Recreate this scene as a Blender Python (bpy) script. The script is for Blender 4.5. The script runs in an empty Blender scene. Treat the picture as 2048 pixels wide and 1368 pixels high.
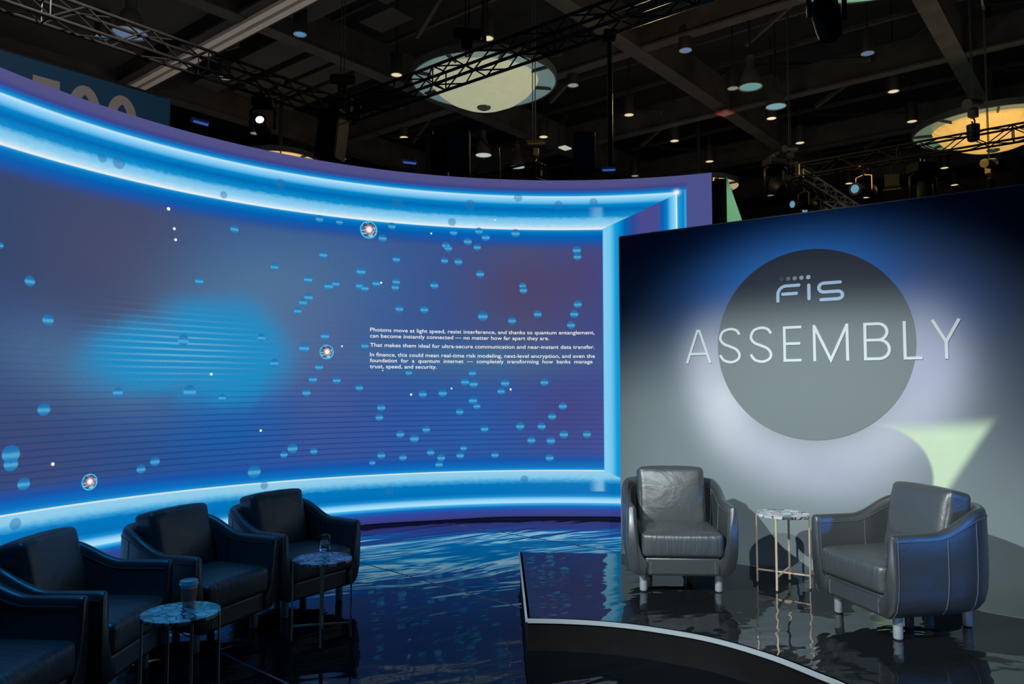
import bpy, bmesh, math, random
from mathutils import Vector, Matrix, Quaternion
import mathutils

# ------------------------------------------------------------------ camera, world, exposure
PI = math.pi
FPX = 1520.0                      # focal length for a 2048 px wide frame
PITCH = math.atan(86 / FPX)
CAM_Z = 1.6
scene = bpy.context.scene
COL = scene.collection
cam_d = bpy.data.cameras.new('camera'); cam = bpy.data.objects.new('camera', cam_d); COL.objects.link(cam)
cam.location = (0, 0, CAM_Z); cam.rotation_euler = (PI / 2 + PITCH, 0, 0)
cam_d.sensor_width = 36; cam_d.lens = FPX / 2048 * 36; cam_d.clip_end = 200
scene.camera = cam
scene.view_settings.view_transform = 'Standard'; scene.view_settings.look = 'None'
scene.view_settings.exposure = 0.0; scene.view_settings.gamma = 1
world = bpy.data.worlds.new('hall_dark'); scene.world = world; world.use_nodes = True
world.node_tree.nodes['Background'].inputs[0].default_value = (0.35, 0.5, 0.75, 1)
world.node_tree.nodes['Background'].inputs[1].default_value = 0.011

def lamp(name, kind, loc, target, energy, color, **kw):
    d = bpy.data.lights.new(name, kind); o = bpy.data.objects.new(name, d); COL.objects.link(o)
    o.location = loc; d.energy = energy; d.color = color
    o.rotation_euler = (Vector(target) - Vector(loc)).to_track_quat('-Z', 'Y').to_euler()
    for k, v in kw.items(): setattr(d, k, v)
    return o
# the two front-of-house stage spots, high behind the camera, plus an added unseen area light for the ceiling
lamp('stage_spot_key', 'SPOT', (0.30, -0.90, 5.25), (1.80, 5.4, 0.60), 1120, (0.86, 0.97, 1.0), spot_size=math.radians(38), spot_blend=0.9, shadow_soft_size=0.04)
lamp('stage_spot_left', 'SPOT', (-5.0, 0.1, 5.7), (1.95, 5.3, 0.60), 2900, (0.86, 0.97, 1.0), spot_size=math.radians(28), spot_blend=0.85, shadow_soft_size=0.05)
lamp('added_ceiling_fill', 'AREA', (2.0, 19.0, 6.6), (2.0, 20.0, 14.0), 330, (1.0, 0.93, 0.88), shape='RECTANGLE', size=30, size_y=16)
lamp('audience_blue_wash', 'SPOT', (-2.7, 3.4, 6.2), (-1.7, 4.3, 0.4), 300, (0.01, 0.36, 1.0), spot_size=math.radians(42), spot_blend=0.8, shadow_soft_size=0.12)
lamp('blue_side_wash', 'SPOT', (6.6, 0.6, 2.3), (2.6, 4.4, 0.5), 420, (0.0, 0.24, 1.0), spot_size=math.radians(15), spot_blend=0.8, shadow_soft_size=0.1)
lamp('added_banner_fill', 'SPOT', (-4.2, 8.4, 7.6), (-7.2, 11.0, 6.6), 300, (1.0, 0.93, 0.92), spot_size=math.radians(95), spot_blend=0.6, shadow_soft_size=0.1)  # added lamp without a fixture, brightens the banner cloth
lamp('added_board_fill', 'SPOT', (4.6, 7.6, 4.9), (2.9, 9.8, 3.6), 260, (0.95, 1.0, 0.95), spot_size=math.radians(30), spot_blend=0.6, shadow_soft_size=0.1)  # another added lamp, there only to light up the green board
lamp('amber_dome_lamp', 'POINT', (12.6, 19.6, 7.6), (0, 0, 0), 90, (1.0, 0.70, 0.34), shadow_soft_size=0.5)
lamp('amber_middle_lamp', 'POINT', (3.4, 15.5, 7.4), (0, 0, 0), 160, (1.0, 0.72, 0.38), shadow_soft_size=0.3)

# ------------------------------------------------------------------ pixel rays -> places in the hall
_c, _s = math.cos(PITCH), math.sin(PITCH)
def ray(x, y):
    a = (x - 1024) / FPX; b = (684 - y) / FPX
    return Vector((a, _c - b * _s, _s + b * _c))
def at(x, y, z):
    r = ray(x, y); return Vector((0, 0, CAM_Z)) + r * ((z - CAM_Z) / r.z)
def atY(x, y, Y):
    r = ray(x, y); return Vector((0, 0, CAM_Z)) + r * (Y / r.y)
HA = Vector((0.633, 0.774, 0)); HB = Vector((-0.774, 0.633, 0))      # the hall's two structural axes
def hall(a, b, z): return HA * a + HB * b + Vector((0, 0, z))
def proj(p):
    v = p - Vector((0, 0, CAM_Z)); d = v.y * _c + v.z * _s
    return 1024 + FPX * v.x / d, 684 - FPX * (v.z * _c - v.y * _s) / d
def along(o, d, px, t0=0.0, t1=12.0):
    """the point of the line o + d t whose place in the photograph has abscissa px"""
    f0 = proj(o + d * t0)[0] - px
    for _ in range(40):
        tm = (t0 + t1) / 2; fm = proj(o + d * tm)[0] - px
        if (fm > 0) == (f0 > 0): t0 = tm
        else: t1 = tm
    return o + d * t0
def ab(p): return p.dot(HA), p.dot(HB)

# ------------------------------------------------------------------ colour and node helpers
def lin(c):
    return tuple(((v / 255) / 12.92 if v / 255 <= 0.04045 else ((v / 255 + 0.055) / 1.055) ** 2.4) for v in c)
def rgba(c): return (*c, 1.0)
def new_mat(name):
    m = bpy.data.materials.new(name); m.use_nodes = True
    return m, m.node_tree, m.node_tree.nodes['Principled BSDF']
def pbr(name, col, rough=0.5, metal=0.0, spec=0.5, emit=None, es=1.0, noise=None, bump=None, **kw):
    m, nt, p = new_mat(name)
    p.inputs['Base Color'].default_value = rgba(col); p.inputs['Roughness'].default_value = rough
    p.inputs['Metallic'].default_value = metal; p.inputs['Specular IOR Level'].default_value = spec
    if emit: p.inputs['Emission Color'].default_value = rgba(emit); p.inputs['Emission Strength'].default_value = es
    for k, v in kw.items(): p.inputs[k.replace('_', ' ')].default_value = v
    N, L = nt.nodes, nt.links
    tc = None
    if noise or bump: tc = N.new('ShaderNodeTexCoord')
    if noise:
        sc, amt = noise; n = N.new('ShaderNodeTexNoise'); n.inputs['Scale'].default_value = sc; n.inputs['Detail'].default_value = 4
        L.new(tc.outputs['Object'], n.inputs['Vector'])
        r = N.new('ShaderNodeValToRGB'); e = r.color_ramp.elements
        e[0].position = .3; e[1].position = .7
        e[0].color = rgba(tuple(v * (1 - amt) for v in col)); e[1].color = rgba(tuple(min(1, v * (1 + amt)) for v in col))
        L.new(n.outputs[0], r.inputs[0]); L.new(r.outputs[0], p.inputs['Base Color'])
    if bump:
        sc, st, dist = bump; n = N.new('ShaderNodeTexNoise'); n.inputs['Scale'].default_value = sc; n.inputs['Detail'].default_value = 6
        L.new(tc.outputs['Object'], n.inputs['Vector'])
        b = N.new('ShaderNodeBump'); b.inputs['Strength'].default_value = st; b.inputs['Distance'].default_value = dist
        L.new(n.outputs[0], b.inputs['Height']); L.new(b.outputs[0], p.inputs['Normal'])
    return m

class X:
    """a scalar in a node tree, with the usual operators"""
    nt = None
    def __init__(s, v): s.v = v
    @staticmethod
    def op(name, *a, clamp=False):
        n = X.nt.nodes.new('ShaderNodeMath'); n.operation = name; n.use_clamp = clamp
        for i, q in enumerate(a):
            q = q.v if isinstance(q, X) else q
            if isinstance(q, (int, float)): n.inputs[i].default_value = q
            else: X.nt.links.new(q, n.inputs[i])
        return X(n.outputs[0])
    def __add__(s, o): return X.op('ADD', s, o)
    __radd__ = __add__
    def __sub__(s, o): return X.op('SUBTRACT', s, o)
    def __rsub__(s, o): return X.op('SUBTRACT', o, s)
    def __mul__(s, o): return X.op('MULTIPLY', s, o)
    __rmul__ = __mul__
    def __truediv__(s, o): return X.op('DIVIDE', s, o)
    def __pow__(s, o): return X.op('POWER', s, o)
def sstep(x, a, b):
    n = X.nt.nodes.new('ShaderNodeMapRange'); n.interpolation_type = 'SMOOTHSTEP'
    X.nt.links.new(x.v, n.inputs['Value'])
    if a <= b:
        n.inputs['From Min'].default_value = a; n.inputs['From Max'].default_value = b
        n.inputs['To Min'].default_value = 0; n.inputs['To Max'].default_value = 1
    else:
        n.inputs['From Min'].default_value = b; n.inputs['From Max'].default_value = a
        n.inputs['To Min'].default_value = 1; n.inputs['To Max'].default_value = 0
    return X(n.outputs[0])
def gauss(x, y, cx, cy, wx, wy, rot=0.0, p=1.0):
    dx, dy = x - cx, y - cy
    if rot:
        c, s = math.cos(rot), math.sin(rot)
        dx, dy = dx * c + dy * s, dy * c - dx * s
    d = (dx * (1 / wx)) ** 2.0 + (dy * (1 / wy)) ** 2.0 if False else X.op('ADD', X.op('POWER', X.op('ABSOLUTE', dx * (1 / wx)), 2.0), X.op('POWER', X.op('ABSOLUTE', dy * (1 / wy)), 2.0))
    if p != 1.0: d = X.op('POWER', d, p)
    return X.op('EXPONENT', d * -1.0)
def mixc(f, a, b):
    n = X.nt.nodes.new('ShaderNodeMix'); n.data_type = 'RGBA'; n.clamp_factor = True
    fi, ai, bi = n.inputs[0], n.inputs[6], n.inputs[7]
    X.nt.links.new(f.v, fi) if isinstance(f, X) else setattr(fi, 'default_value', f)
    for q, i in ((a, ai), (b, bi)):
        if isinstance(q, tuple): i.default_value = rgba(q)
        else: X.nt.links.new(q, i)
    return n.outputs[2]
def ramp(x, stops, x0, x1):
    """stops: [(position in metres, sRGB colour)] """
    n = X.nt.nodes.new('ShaderNodeValToRGB'); e = n.color_ramp.elements
    X.nt.links.new(((x - x0) * (1 / (x1 - x0))).v, n.inputs[0])
    stops = sorted(stops)
    while len(e) < len(stops): e.new(0.5)
    for q, (p, c) in zip(e, stops): q.position = (p - x0) / (x1 - x0); q.color = rgba(lin(c))
    return n.outputs[0]
def uvxy():
    u = X.nt.nodes.new('ShaderNodeUVMap'); u.uv_map = 'UVMap'
    s = X.nt.nodes.new('ShaderNodeSeparateXYZ'); X.nt.links.new(u.outputs[0], s.inputs[0])
    return X(s.outputs[0]), X(s.outputs[1]), u.outputs[0]
def noise(vec, scale, detail=3, rough=.5, dist=0.0, sx=1, sy=1, sz=1, dim='3D'):
    m = X.nt.nodes.new('ShaderNodeMapping'); m.inputs['Scale'].default_value = (sx, sy, sz); X.nt.links.new(vec, m.inputs[0])
    n = X.nt.nodes.new('ShaderNodeTexNoise'); X.nt.links.new(m.outputs[0], n.inputs['Vector'])
    n.inputs['Scale'].default_value = scale; n.inputs['Detail'].default_value = detail; n.inputs['Roughness'].default_value = rough
    n.inputs['Distortion'].default_value = dist
    return X(n.outputs[0])

# ------------------------------------------------------------------ mesh helpers
def frame_mat(p0, p1):
    d = (Vector(p1) - Vector(p0)); q = d.to_track_quat('Z', 'Y') if d.length > 1e-9 else Quaternion()
    return Matrix.Translation(p0) @ q.to_matrix().to_4x4()
class MB:
    def __init__(s): s.v = []; s.f = []; s.uv = []
    def add(s, vs, fs, M=None):
        b = len(s.v); s.v += [tuple(M @ Vector(p)) if M else tuple(p) for p in vs]; s.f += [tuple(i + b for i in f) for f in fs]; return s
    def box(s, c, d, M=None):
        x, y, z = (q / 2 for q in d); C = Vector(c)
        vs = [C + Vector((i * x, j * y, k * z)) for i in (-1, 1) for j in (-1, 1) for k in (-1, 1)]
        return s.add(vs, [(0, 1, 3, 2), (4, 6, 7, 5), (0, 4, 5, 1), (2, 3, 7, 6), (0, 2, 6, 4), (1, 5, 7, 3)], M)
    def tube(s, p0, p1, r, n=8, r2=None, cap=True):
        M = frame_mat(p0, p1); L = (Vector(p1) - Vector(p0)).length; r2 = r if r2 is None else r2
        vs = [(r * math.cos(2 * PI * i / n), r * math.sin(2 * PI * i / n), 0) for i in range(n)] + [(r2 * math.cos(2 * PI * i / n), r2 * math.sin(2 * PI * i / n), L) for i in range(n)]
        fs = [(i, (i + 1) % n, n + (i + 1) % n, n + i) for i in range(n)]
        if cap: fs += [tuple(range(n - 1, -1, -1)), tuple(range(n, 2 * n))]
        return s.add(vs, fs, M)
    def bar(s, p0, p1, w, h):
        """square bar between two points"""
        M = frame_mat(p0, p1); L = (Vector(p1) - Vector(p0)).length
        return s.box((0, 0, L / 2), (w, h, L), M)
    def path(s, pts, r, n=6, closed=False):
        pts = [Vector(p) for p in pts]; m = len(pts); rings = []; up = None
        for i, p in enumerate(pts):
            a = pts[(i - 1) % m] if (closed or i > 0) else p; b = pts[(i + 1) % m] if (closed or i < m - 1) else p
            t = (b - a).normalized()
            if up is None: up = Vector((0, 0, 1)) if abs(t.z) < .9 else Vector((1, 0, 0))
            up = (up - t * up.dot(t)).normalized(); sd = t.cross(up)
            rings.append([p + (up * math.cos(2 * PI * k / n) + sd * math.sin(2 * PI * k / n)) * r for k in range(n)])
        vs = [q for g in rings for q in g]; fs = []
        for i in range(m if closed else m - 1):
            j = (i + 1) % m
            fs += [(i * n + k, i * n + (k + 1) % n, j * n + (k + 1) % n, j * n + k) for k in range(n)]
        if not closed: fs += [tuple(range(n - 1, -1, -1)), tuple((m - 1) * n + k for k in range(n))]
        return s.add(vs, fs)
    def lathe(s, prof, c=(0, 0, 0), n=32, M=None, cap=(True, True)):
        vs = []; fs = []; m = len(prof)
        for r, z in prof: vs += [(c[0] + r * math.cos(2 * PI * i / n), c[1] + r * math.sin(2 * PI * i / n), c[2] + z) for i in range(n)]
        for j in range(m - 1): fs += [(j * n + i, j * n + (i + 1) % n, (j + 1) * n + (i + 1) % n, (j + 1) * n + i) for i in range(n)]
        if prof[0] == prof[-1]: cap = (False, False)
        if cap[0] and prof[0][0] > 1e-6: fs.append(tuple(range(n - 1, -1, -1)))
        if cap[1] and prof[-1][0] > 1e-6: fs.append(tuple((m - 1) * n + i for i in range(n)))
        return s.add(vs, fs, M)
    def prism(s, pts, h0, h1, M=None):
        n = len(pts); vs = [(p[0], p[1], h0) for p in pts] + [(p[0], p[1], h1) for p in pts]
        return s.add(vs, [tuple(range(n - 1, -1, -1)), tuple(range(n, 2 * n))] + [(i, (i + 1) % n, n + (i + 1) % n, n + i) for i in range(n)], M)
    def build(s, name, mat, parent=None, smooth=False, bevel=0, segs=2, subsurf=0, label=None, uv=None, loc=None):
        me = bpy.data.meshes.new(name); me.from_pydata(s.v, [], s.f); me.update()
        bm = bmesh.new(); bm.from_mesh(me); bmesh.ops.remove_doubles(bm, verts=bm.verts, dist=1e-6) if not uv else None
        bmesh.ops.recalc_face_normals(bm, faces=bm.faces) if not uv else None
        bm.to_mesh(me); bm.free()
        if uv:
            l = me.uv_layers.new(name='UVMap')
            for p in me.polygons:
                for li in p.loop_indices: l.data[li].uv = uv[me.loops[li].vertex_index]
        if smooth:
            for p in me.polygons: p.use_smooth = True
            if smooth is not True: me.set_sharp_from_angle(angle=math.radians(smooth))
        me.materials.append(mat)
        o = bpy.data.objects.new(name, me); COL.objects.link(o)
        if parent: o.parent = parent
        if loc is not None: o.location = loc
        if bevel:
            b = o.modifiers.new('bevel', 'BEVEL'); b.width = bevel; b.segments = segs; b.limit_method = 'ANGLE'; b.angle_limit = math.radians(40)
            if not smooth:
                for p in me.polygons: p.use_smooth = True
                me.set_sharp_from_angle(angle=math.radians(35)); b.harden_normals = False
        if subsurf:
            b = o.modifiers.new('smooth', 'SUBSURF'); b.levels = subsurf; b.render_levels = subsurf
        if label: o['label'] = label
        return o
def tag(o, label, cat, group=None, kind=None):
    o['label'] = label
    if cat: o['category'] = cat
    if group: o['group'] = group
    if kind: o['kind'] = kind
    return o
def thing(name, loc, rz, label, cat, group=None):
    o = bpy.data.objects.new(name, None); COL.objects.link(o); o.location = loc; o.rotation_euler = (0, 0, rz); o.empty_display_size = .1
    return tag(o, label, cat, group)
def copy_tree(o, parent=None):
    c = o.copy(); COL.objects.link(c); c.parent = parent
    for ch in list(o.children): copy_tree(ch, c)
    return c
def struct(o): o['kind'] = 'structure'; return o

# ------------------------------------------------------------------ plain materials
M_black = pbr('black_powder_coat', (.012, .012, .013), .55)
M_truss = pbr('black_truss_metal', (.085, .08, .076), .36, .55)
M_dark = pbr('dark_gap', (.004, .004, .005), .9)
M_steel = pbr('worn_steel', (.35, .33, .3), .35, .9)
M_white = pbr('white_metal', (.7, .72, .74), .5)
M_beam = pbr('painted_steel_beam', (.034, .031, .029), .75, noise=(1.5, .35))
M_deck = pbr('dark_roof_deck', (.010, .011, .012), .9, noise=(.6, .5))
M_board = pbr('grey_ceiling_board', (.026, .025, .025), .85, noise=(.8, .25))
M_slat = pbr('pale_ceiling_strip', (.72, .66, .6), .7)

# ------------------------------------------------------------------ floor of black mirror vinyl
def vinyl(name, ripple, base=(.004, .0045, .005), rough=.035, ior=1.75, mirror=None):
    m, nt, p = new_mat(name); X.nt = nt
    p.inputs['Base Color'].default_value = rgba(base); p.inputs['Roughness'].default_value = rough
    p.inputs['IOR'].default_value = ior; p.inputs['Specular IOR Level'].default_value = .5
    g = nt.nodes.new('ShaderNodeNewGeometry'); v = g.outputs['Position']
    m1 = nt.nodes.new('ShaderNodeMapping'); m1.inputs['Rotation'].default_value = (0, 0, math.radians(-30)); nt.links.new(v, m1.inputs[0])
    h = 0
    for sc, dist, sx, sy, amt in ripple:
        h = noise(m1.outputs[0], sc, 2, .5, dist, sx, sy, 1) * amt + h
    b = nt.nodes.new('ShaderNodeBump'); b.inputs['Strength'].default_value = 1; b.inputs['Distance'].default_value = 1
    nt.links.new(h.v, b.inputs['Height']); nt.links.new(b.outputs[0], p.inputs['Normal'])
    if mirror:          # lacquered vinyl: weak reflection looked at from above, strong at a grazing angle
        p.inputs['Specular IOR Level'].default_value = 0
        gl = nt.nodes.new('ShaderNodeBsdfGlossy'); gl.inputs['Roughness'].default_value = rough; gl.inputs['Color'].default_value = (.93, .97, 1, 1)
        nt.links.new(b.outputs[0], gl.inputs['Normal'])
        lw = nt.nodes.new('ShaderNodeLayerWeight'); lw.inputs['Blend'].default_value = .5
        cr = nt.nodes.new('ShaderNodeValToRGB'); e = cr.color_ramp.elements
        while len(e) < len(mirror): e.new(.5)
        for q, (x_, v_) in zip(e, mirror): q.position = x_; q.color = (v_, v_, v_, 1)
        mx = nt.nodes.new('ShaderNodeMixShader'); out = nt.nodes['Material Output']
        nt.links.new(lw.outputs['Facing'], cr.inputs[0]); nt.links.new(cr.outputs[0], mx.inputs[0])
        nt.links.new(p.outputs[0], mx.inputs[1]); nt.links.new(gl.outputs[0], mx.inputs[2]); nt.links.new(mx.outputs[0], out.inputs['Surface'])
    return m
M_floor = vinyl('black_mirror_vinyl', [(1.15, 1.1, .55, 1.7, .021), (5, .5, .45, 1.6, .0016)], base=(.003, .005, .008), rough=.045, mirror=[(0, .04), (.5, .07), (.64, .11), (.70, .13), (.75, .24), (.795, .58), (.87, .78), (1, .95)])
M_stage = vinyl('stage_mirror_vinyl', [(1.7, 1.5, .8, 1.3, .0115), (4.5, 1.3, 1, 1, .0010)], base=(.011, .013, .014), rough=.025, mirror=[(0, .06), (.5, .13), (.66, .22), (.75, .27), (.82, .40), (1, .95)])
fl = MB().box((0, 15, -.05), (60, 70, .1)).build('floor', M_floor); struct(fl)
M_seam = pbr('glossy_seam_tape', (.05, .07, .1), .18, 0, .8)
for i, (p0, p1) in enumerate((((-1.2, 9.3), (1.95, 6.58)), ((-2.9, 8.45), (.075, 5.56)), ((-3.9, 6.6), (.1, 3.0)), ((-4.2, 4.2), (.2, .2)))):
    a, b = Vector((*p0, .0)), Vector((*p1, .0)); d = (b - a).normalized(); n = Vector((-d.y, d.x, 0)); k = 24
    vs = []; fs = []
    for j in range(k + 1):
        q = a + (b - a) * (j / k) + n * .004 * math.sin(j * 1.7)
        vs += [q - n * .010, q + Vector((0, 0, .0035)), q + n * .004]
    for j in range(k): fs += [(3 * j, 3 * j + 3, 3 * j + 4, 3 * j + 1), (3 * j + 1, 3 * j + 4, 3 * j + 5, 3 * j + 2)]
    MB().add(vs, fs).build('seam_tape', M_seam, fl)

# ------------------------------------------------------------------ curved video wall
SCX, SCY, SR = .5727, 4.3362, 4.8657
S_TOP = 4.107
def scr(s, z, off=0.0):
    p = s / SR; r = SR - off
    return Vector((SCX + r * math.sin(p), SCY + r * math.cos(p), z))
S0, S1 = -8.2, 1.83
m, nt, p = new_mat('video_wall_picture'); X.nt = nt; M_led = m
s, z, uv = uvxy()
fine = noise(uv, 90, 2, .7); cloud = noise(uv, 1.1, 3, .55, .6); jit = noise(uv, 26, 3, .75, 0, .45, 1)
base = ramp(s, [(-8.2, (50, 66, 104)), (-6, (52, 70, 108)), (-4.8, (66, 74, 110)), (-3.6, (52, 86, 145)), (-2.4, (56, 92, 152)), (-1.4, (58, 84, 140)), (-.4, (74, 78, 118)), (.45, (66, 74, 132))], S0, S1)
low = ramp(s, [(-8.2, (48, 66, 112)), (-5.6, (60, 74, 118)), (-4.2, (38, 84, 150)), (-2.6, (52, 84, 156)), (-1.0, (44, 92, 165)), (.1, (60, 78, 148)), (.5, (66, 80, 150))], S0, S1)
c = mixc(sstep(z + (cloud - .5) * .5, 2.3, 1.2), base, low)
c = mixc(gauss(s, z, -5.0, 2.75, .75, .6) * .75, c, lin((72, 74, 104)))
c = mixc(gauss(s, z, -3.2, 2.75, 1.0, .55) * .7, c, lin((78, 118, 150)))
c = mixc(gauss(s, z, -5.6, 1.9, .6, .35) * .5, c, lin((72, 104, 150)))
c = mixc(gauss(s, z, -5.1, 1.65, .9, .32, -.3) * .6, c, lin((82, 122, 158)))
c = mixc(gauss(s, z, -2.9, 1.9, .6, .9) * .5, c, lin((86, 92, 140)))
c = mixc(gauss(s, z, -.35, 2.75, .75, .35) * .65, c, lin((80, 66, 100)))
c = mixc(gauss(s, z, .3, 2.95, .25, .25) * .3, c, lin((82, 58, 98)))
c = mixc(gauss(s, z, -1.0, 1.9, 1.5, .22) * .55, c, lin((74, 118, 150)))
c = mixc(gauss(s, z, .1, 1.25, .55, .35) * .6, c, lin((74, 70, 122)))
c = mixc(gauss(s, z, -3.75, 1.25, .55, .45) * .7, c, lin((14, 96, 176)))
# the big blue drop
c = mixc(gauss(s, z, -3.75, 2.15, 1.05, .72, 0, 1.5) * .40, c, lin((96, 134, 164)))
wob = (cloud - .5) * .35
drop = gauss(s, z + wob, -3.92, 1.93, .76, .56, -.15, 3.0)
drop2 = gauss(s, z + wob, -4.60, 1.86, .72, .34, .12, 2.4)
c = mixc(X.op('MAXIMUM', drop, drop2) * .97, c, lin((24, 142, 200)))
# scan stripes: dark ones low down, light ones in the drop
st = X.op('SINE', (z + (cloud - .5) * .012) * (2 * PI / .0585))
dark = sstep(st, .35, 1.0) * gauss(s, z, -3.2, .95, 5.0, .75) * .55
c = mixc(dark, c, lin((10, 56, 132)))
lite = sstep(st, .1, .95) * gauss(s, z, -4.35, 1.93, .62, .26)
c = mixc(lite * .75, c, lin((120, 180, 214)))
c = mixc(sstep(fine, .45, .8) * .32, c, lin((20, 50, 96)))
# the drawn neon frame: a deep lintel above, a sill below, a jamb on the right
zj = z + (jit - .5) * .055
T = ramp(z, [(3.22, (52, 76, 136)), (3.30, (36, 78, 154)), (3.40, (6, 92, 174)), (3.46, (0, 116, 190)), (3.487, (30, 144, 210)), (3.497, (236, 244, 250)), (3.515, (206, 230, 246)), (3.60, (140, 200, 236)), (3.655, (30, 148, 206)), (3.74, (0, 104, 178)), (3.80, (0, 134, 200)), (3.835, (104, 188, 236)), (3.885, (160, 216, 250)), (3.90, (196, 232, 252)), (3.915, (30, 150, 214)), (3.95, (8, 104, 184)), (3.985, (60, 66, 132)), (4.03, (78, 78, 130)), (4.107, (80, 80, 132))], 3.2, 4.11)
T2 = ramp(zj, [(3.50, (206, 230, 246)), (3.57, (140, 204, 238)), (3.62, (110, 188, 230)), (3.655, (10, 140, 202)), (3.74, (0, 104, 178)), (3.80, (0, 134, 200))], 3.2, 4.11)
T = mixc(sstep(z, 3.51, 3.53) * sstep(z, 3.80, 3.78), T, T2)
Bt = ramp(z, [(0, (50, 48, 108)), (.05, (58, 60, 132)), (.11, (44, 72, 156)), (.15, (10, 100, 186)), (.185, (60, 176, 232)), (.20, (176, 226, 250)), (.235, (140, 208, 244)), (.27, (20, 140, 206)), (.31, (0, 110, 182)), (.40, (0, 120, 190)), (.46, (40, 150, 210)), (.50, (128, 196, 232)), (.565, (146, 206, 234)), (.577, (232, 244, 248)), (.585, (30, 140, 206)), (.62, (8, 112, 192)), (.70, (18, 84, 170)), (.86, (50, 80, 150))], 0, .9)
zj2 = z + (jit - .5) * .05
B2 = ramp(zj2, [(.31, (0, 110, 182)), (.42, (0, 118, 188)), (.455, (60, 160, 214)), (.50, (132, 198, 232)), (.55, (146, 206, 234))], 0, .9)
Bt = mixc(sstep(z, .33, .35) * sstep(z, .55, .54), Bt, B2)
Rj = ramp(s, [(.53, (70, 170, 226)), (.545, (130, 206, 240)), (.62, (116, 198, 238)), (.68, (20, 160, 216)), (.74, (0, 140, 204)), (.80, (0, 96, 172)), (.90, (40, 76, 150)), (1.0, (76, 72, 140)), (1.18, (70, 74, 140)), (1.25, (10, 90, 172)), (1.31, (0, 128, 198)), (1.35, (96, 186, 234)), (1.405, (150, 212, 246)), (1.418, (236, 250, 254)), (1.43, (30, 160, 216)), (1.50, (0, 124, 196)), (1.525, (70, 176, 232)), (1.54, (14, 90, 170)), (1.60, (62, 72, 140)), (1.83, (80, 84, 140))], .5, 1.85)
top_w = sstep(z, 3.22, 3.36); bot_w = sstep(z, .86, .66)
c = mixc(top_w, c, T); c = mixc(bot_w, c, Bt)
s5 = X.op('MAXIMUM', s - .53, 0.0)
jamb = sstep(s, .528, .536) * sstep(z - s5 * .435, 3.503, 3.497) * sstep(z + s5 * .435, .572, .580)
c = mixc(jamb, c, Rj)
# outer edge of the frame picture, right of the jamb's bright line
outer = sstep(s, 1.425, 1.435)
c = mixc(outer * sstep(z, 3.93, 3.90), c, Rj)
c = mixc(sstep(s, 1.50, 1.58), c, lin((76, 80, 138)))
c = mixc(gauss(s, z, 1.42, 3.905, .035, .03), c, lin((250, 250, 255)))
# curve of light turning the corner of the sill and the lintel
cw = sstep(s + (jit - .5) * .05, .34, .47) * sstep(s, .62, .60)
c = mixc(cw * sstep(z, .325, .335) * sstep(z, .56, .48) * sstep(s, .56, .50) * .6, c, lin((140, 206, 236)))
c = mixc(cw * sstep(z, 3.52, 3.58) * sstep(z, 3.79, 3.74) * sstep(s, .56, .50) * .45, c, lin((130, 200, 236)))
em = p.inputs['Emission Color']; nt.links.new(c, em)
p.inputs['Emission Strength'].default_value = 1.0
p.inputs['Base Color'].default_value = (.006, .006, .008, 1); p.inputs['Roughness'].default_value = .6

screen = thing('video_wall', (SCX, SCY + SR, 0), 0, 'huge curved video wall showing a glowing blue neon frame, a blue drop, bubbles and a white caption', 'video wall')
inv = Matrix.Translation(-screen.location)
def led_surface():
    ns, nz = 150, 10; vs = []; fs = []; uvs = []
    for j in range(nz + 1):
        for i in range(ns + 1):
            ss = S0 + (S1 - S0) * i / ns; zz = S_TOP * j / nz
            vs.append(inv @ scr(ss, zz)); uvs.append((ss, zz))
    for j in range(nz):
        for i in range(ns):
            a = j * (ns + 1) + i; fs.append((a, a + ns + 1, a + ns + 2, a + 1))
    MB().add(vs, fs).build('lit_picture', M_led, screen, smooth=True, uv=uvs)
led_surface()
# cabinet behind the picture: curved box 12 cm deep
vs = []; fs = []; ns = 100
for i in range(ns + 1):
    ss = S0 + (S1 - S0) * i / ns
    for off, zz in ((-.006, .0), (-.006, S_TOP), (-.13, S_TOP), (-.13, 0)): vs.append(inv @ scr(ss, zz, off))
for i in range(ns):
    for k in range(4): fs.append((4 * i + k, 4 * i + (k + 1) % 4, 4 * i + 4 + (k + 1) % 4, 4 * i + 4 + k))
fs += [(0, 1, 2, 3), tuple(4 * ns + k for k in (3, 2, 1, 0))]
MB().add(vs, fs).build('cabinet', pbr('screen_cabinet_black', (.01, .01, .012), .6), screen)
vs = []; fs = []
for i in range(ns + 1):
    ss = S0 + (S1 - S0) * i / ns
    w = .010 + .006 * math.sin(ss * 3.1) * math.sin(ss * 1.3)
    for off, zz in ((.0, 0.001), (.0, w + .02), (.05, .002)): vs.append(inv @ scr(ss, zz, off))
for i in range(ns):
    for k in range(3): fs.append((3 * i + k, 3 * i + (k + 1) % 3, 3 * i + 3 + (k + 1) % 3, 3 * i + 3 + k))
MB().add(vs, fs).build('base_trim', pbr('black_vinyl_skirt', (.008, .008, .01), .3), screen)

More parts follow.
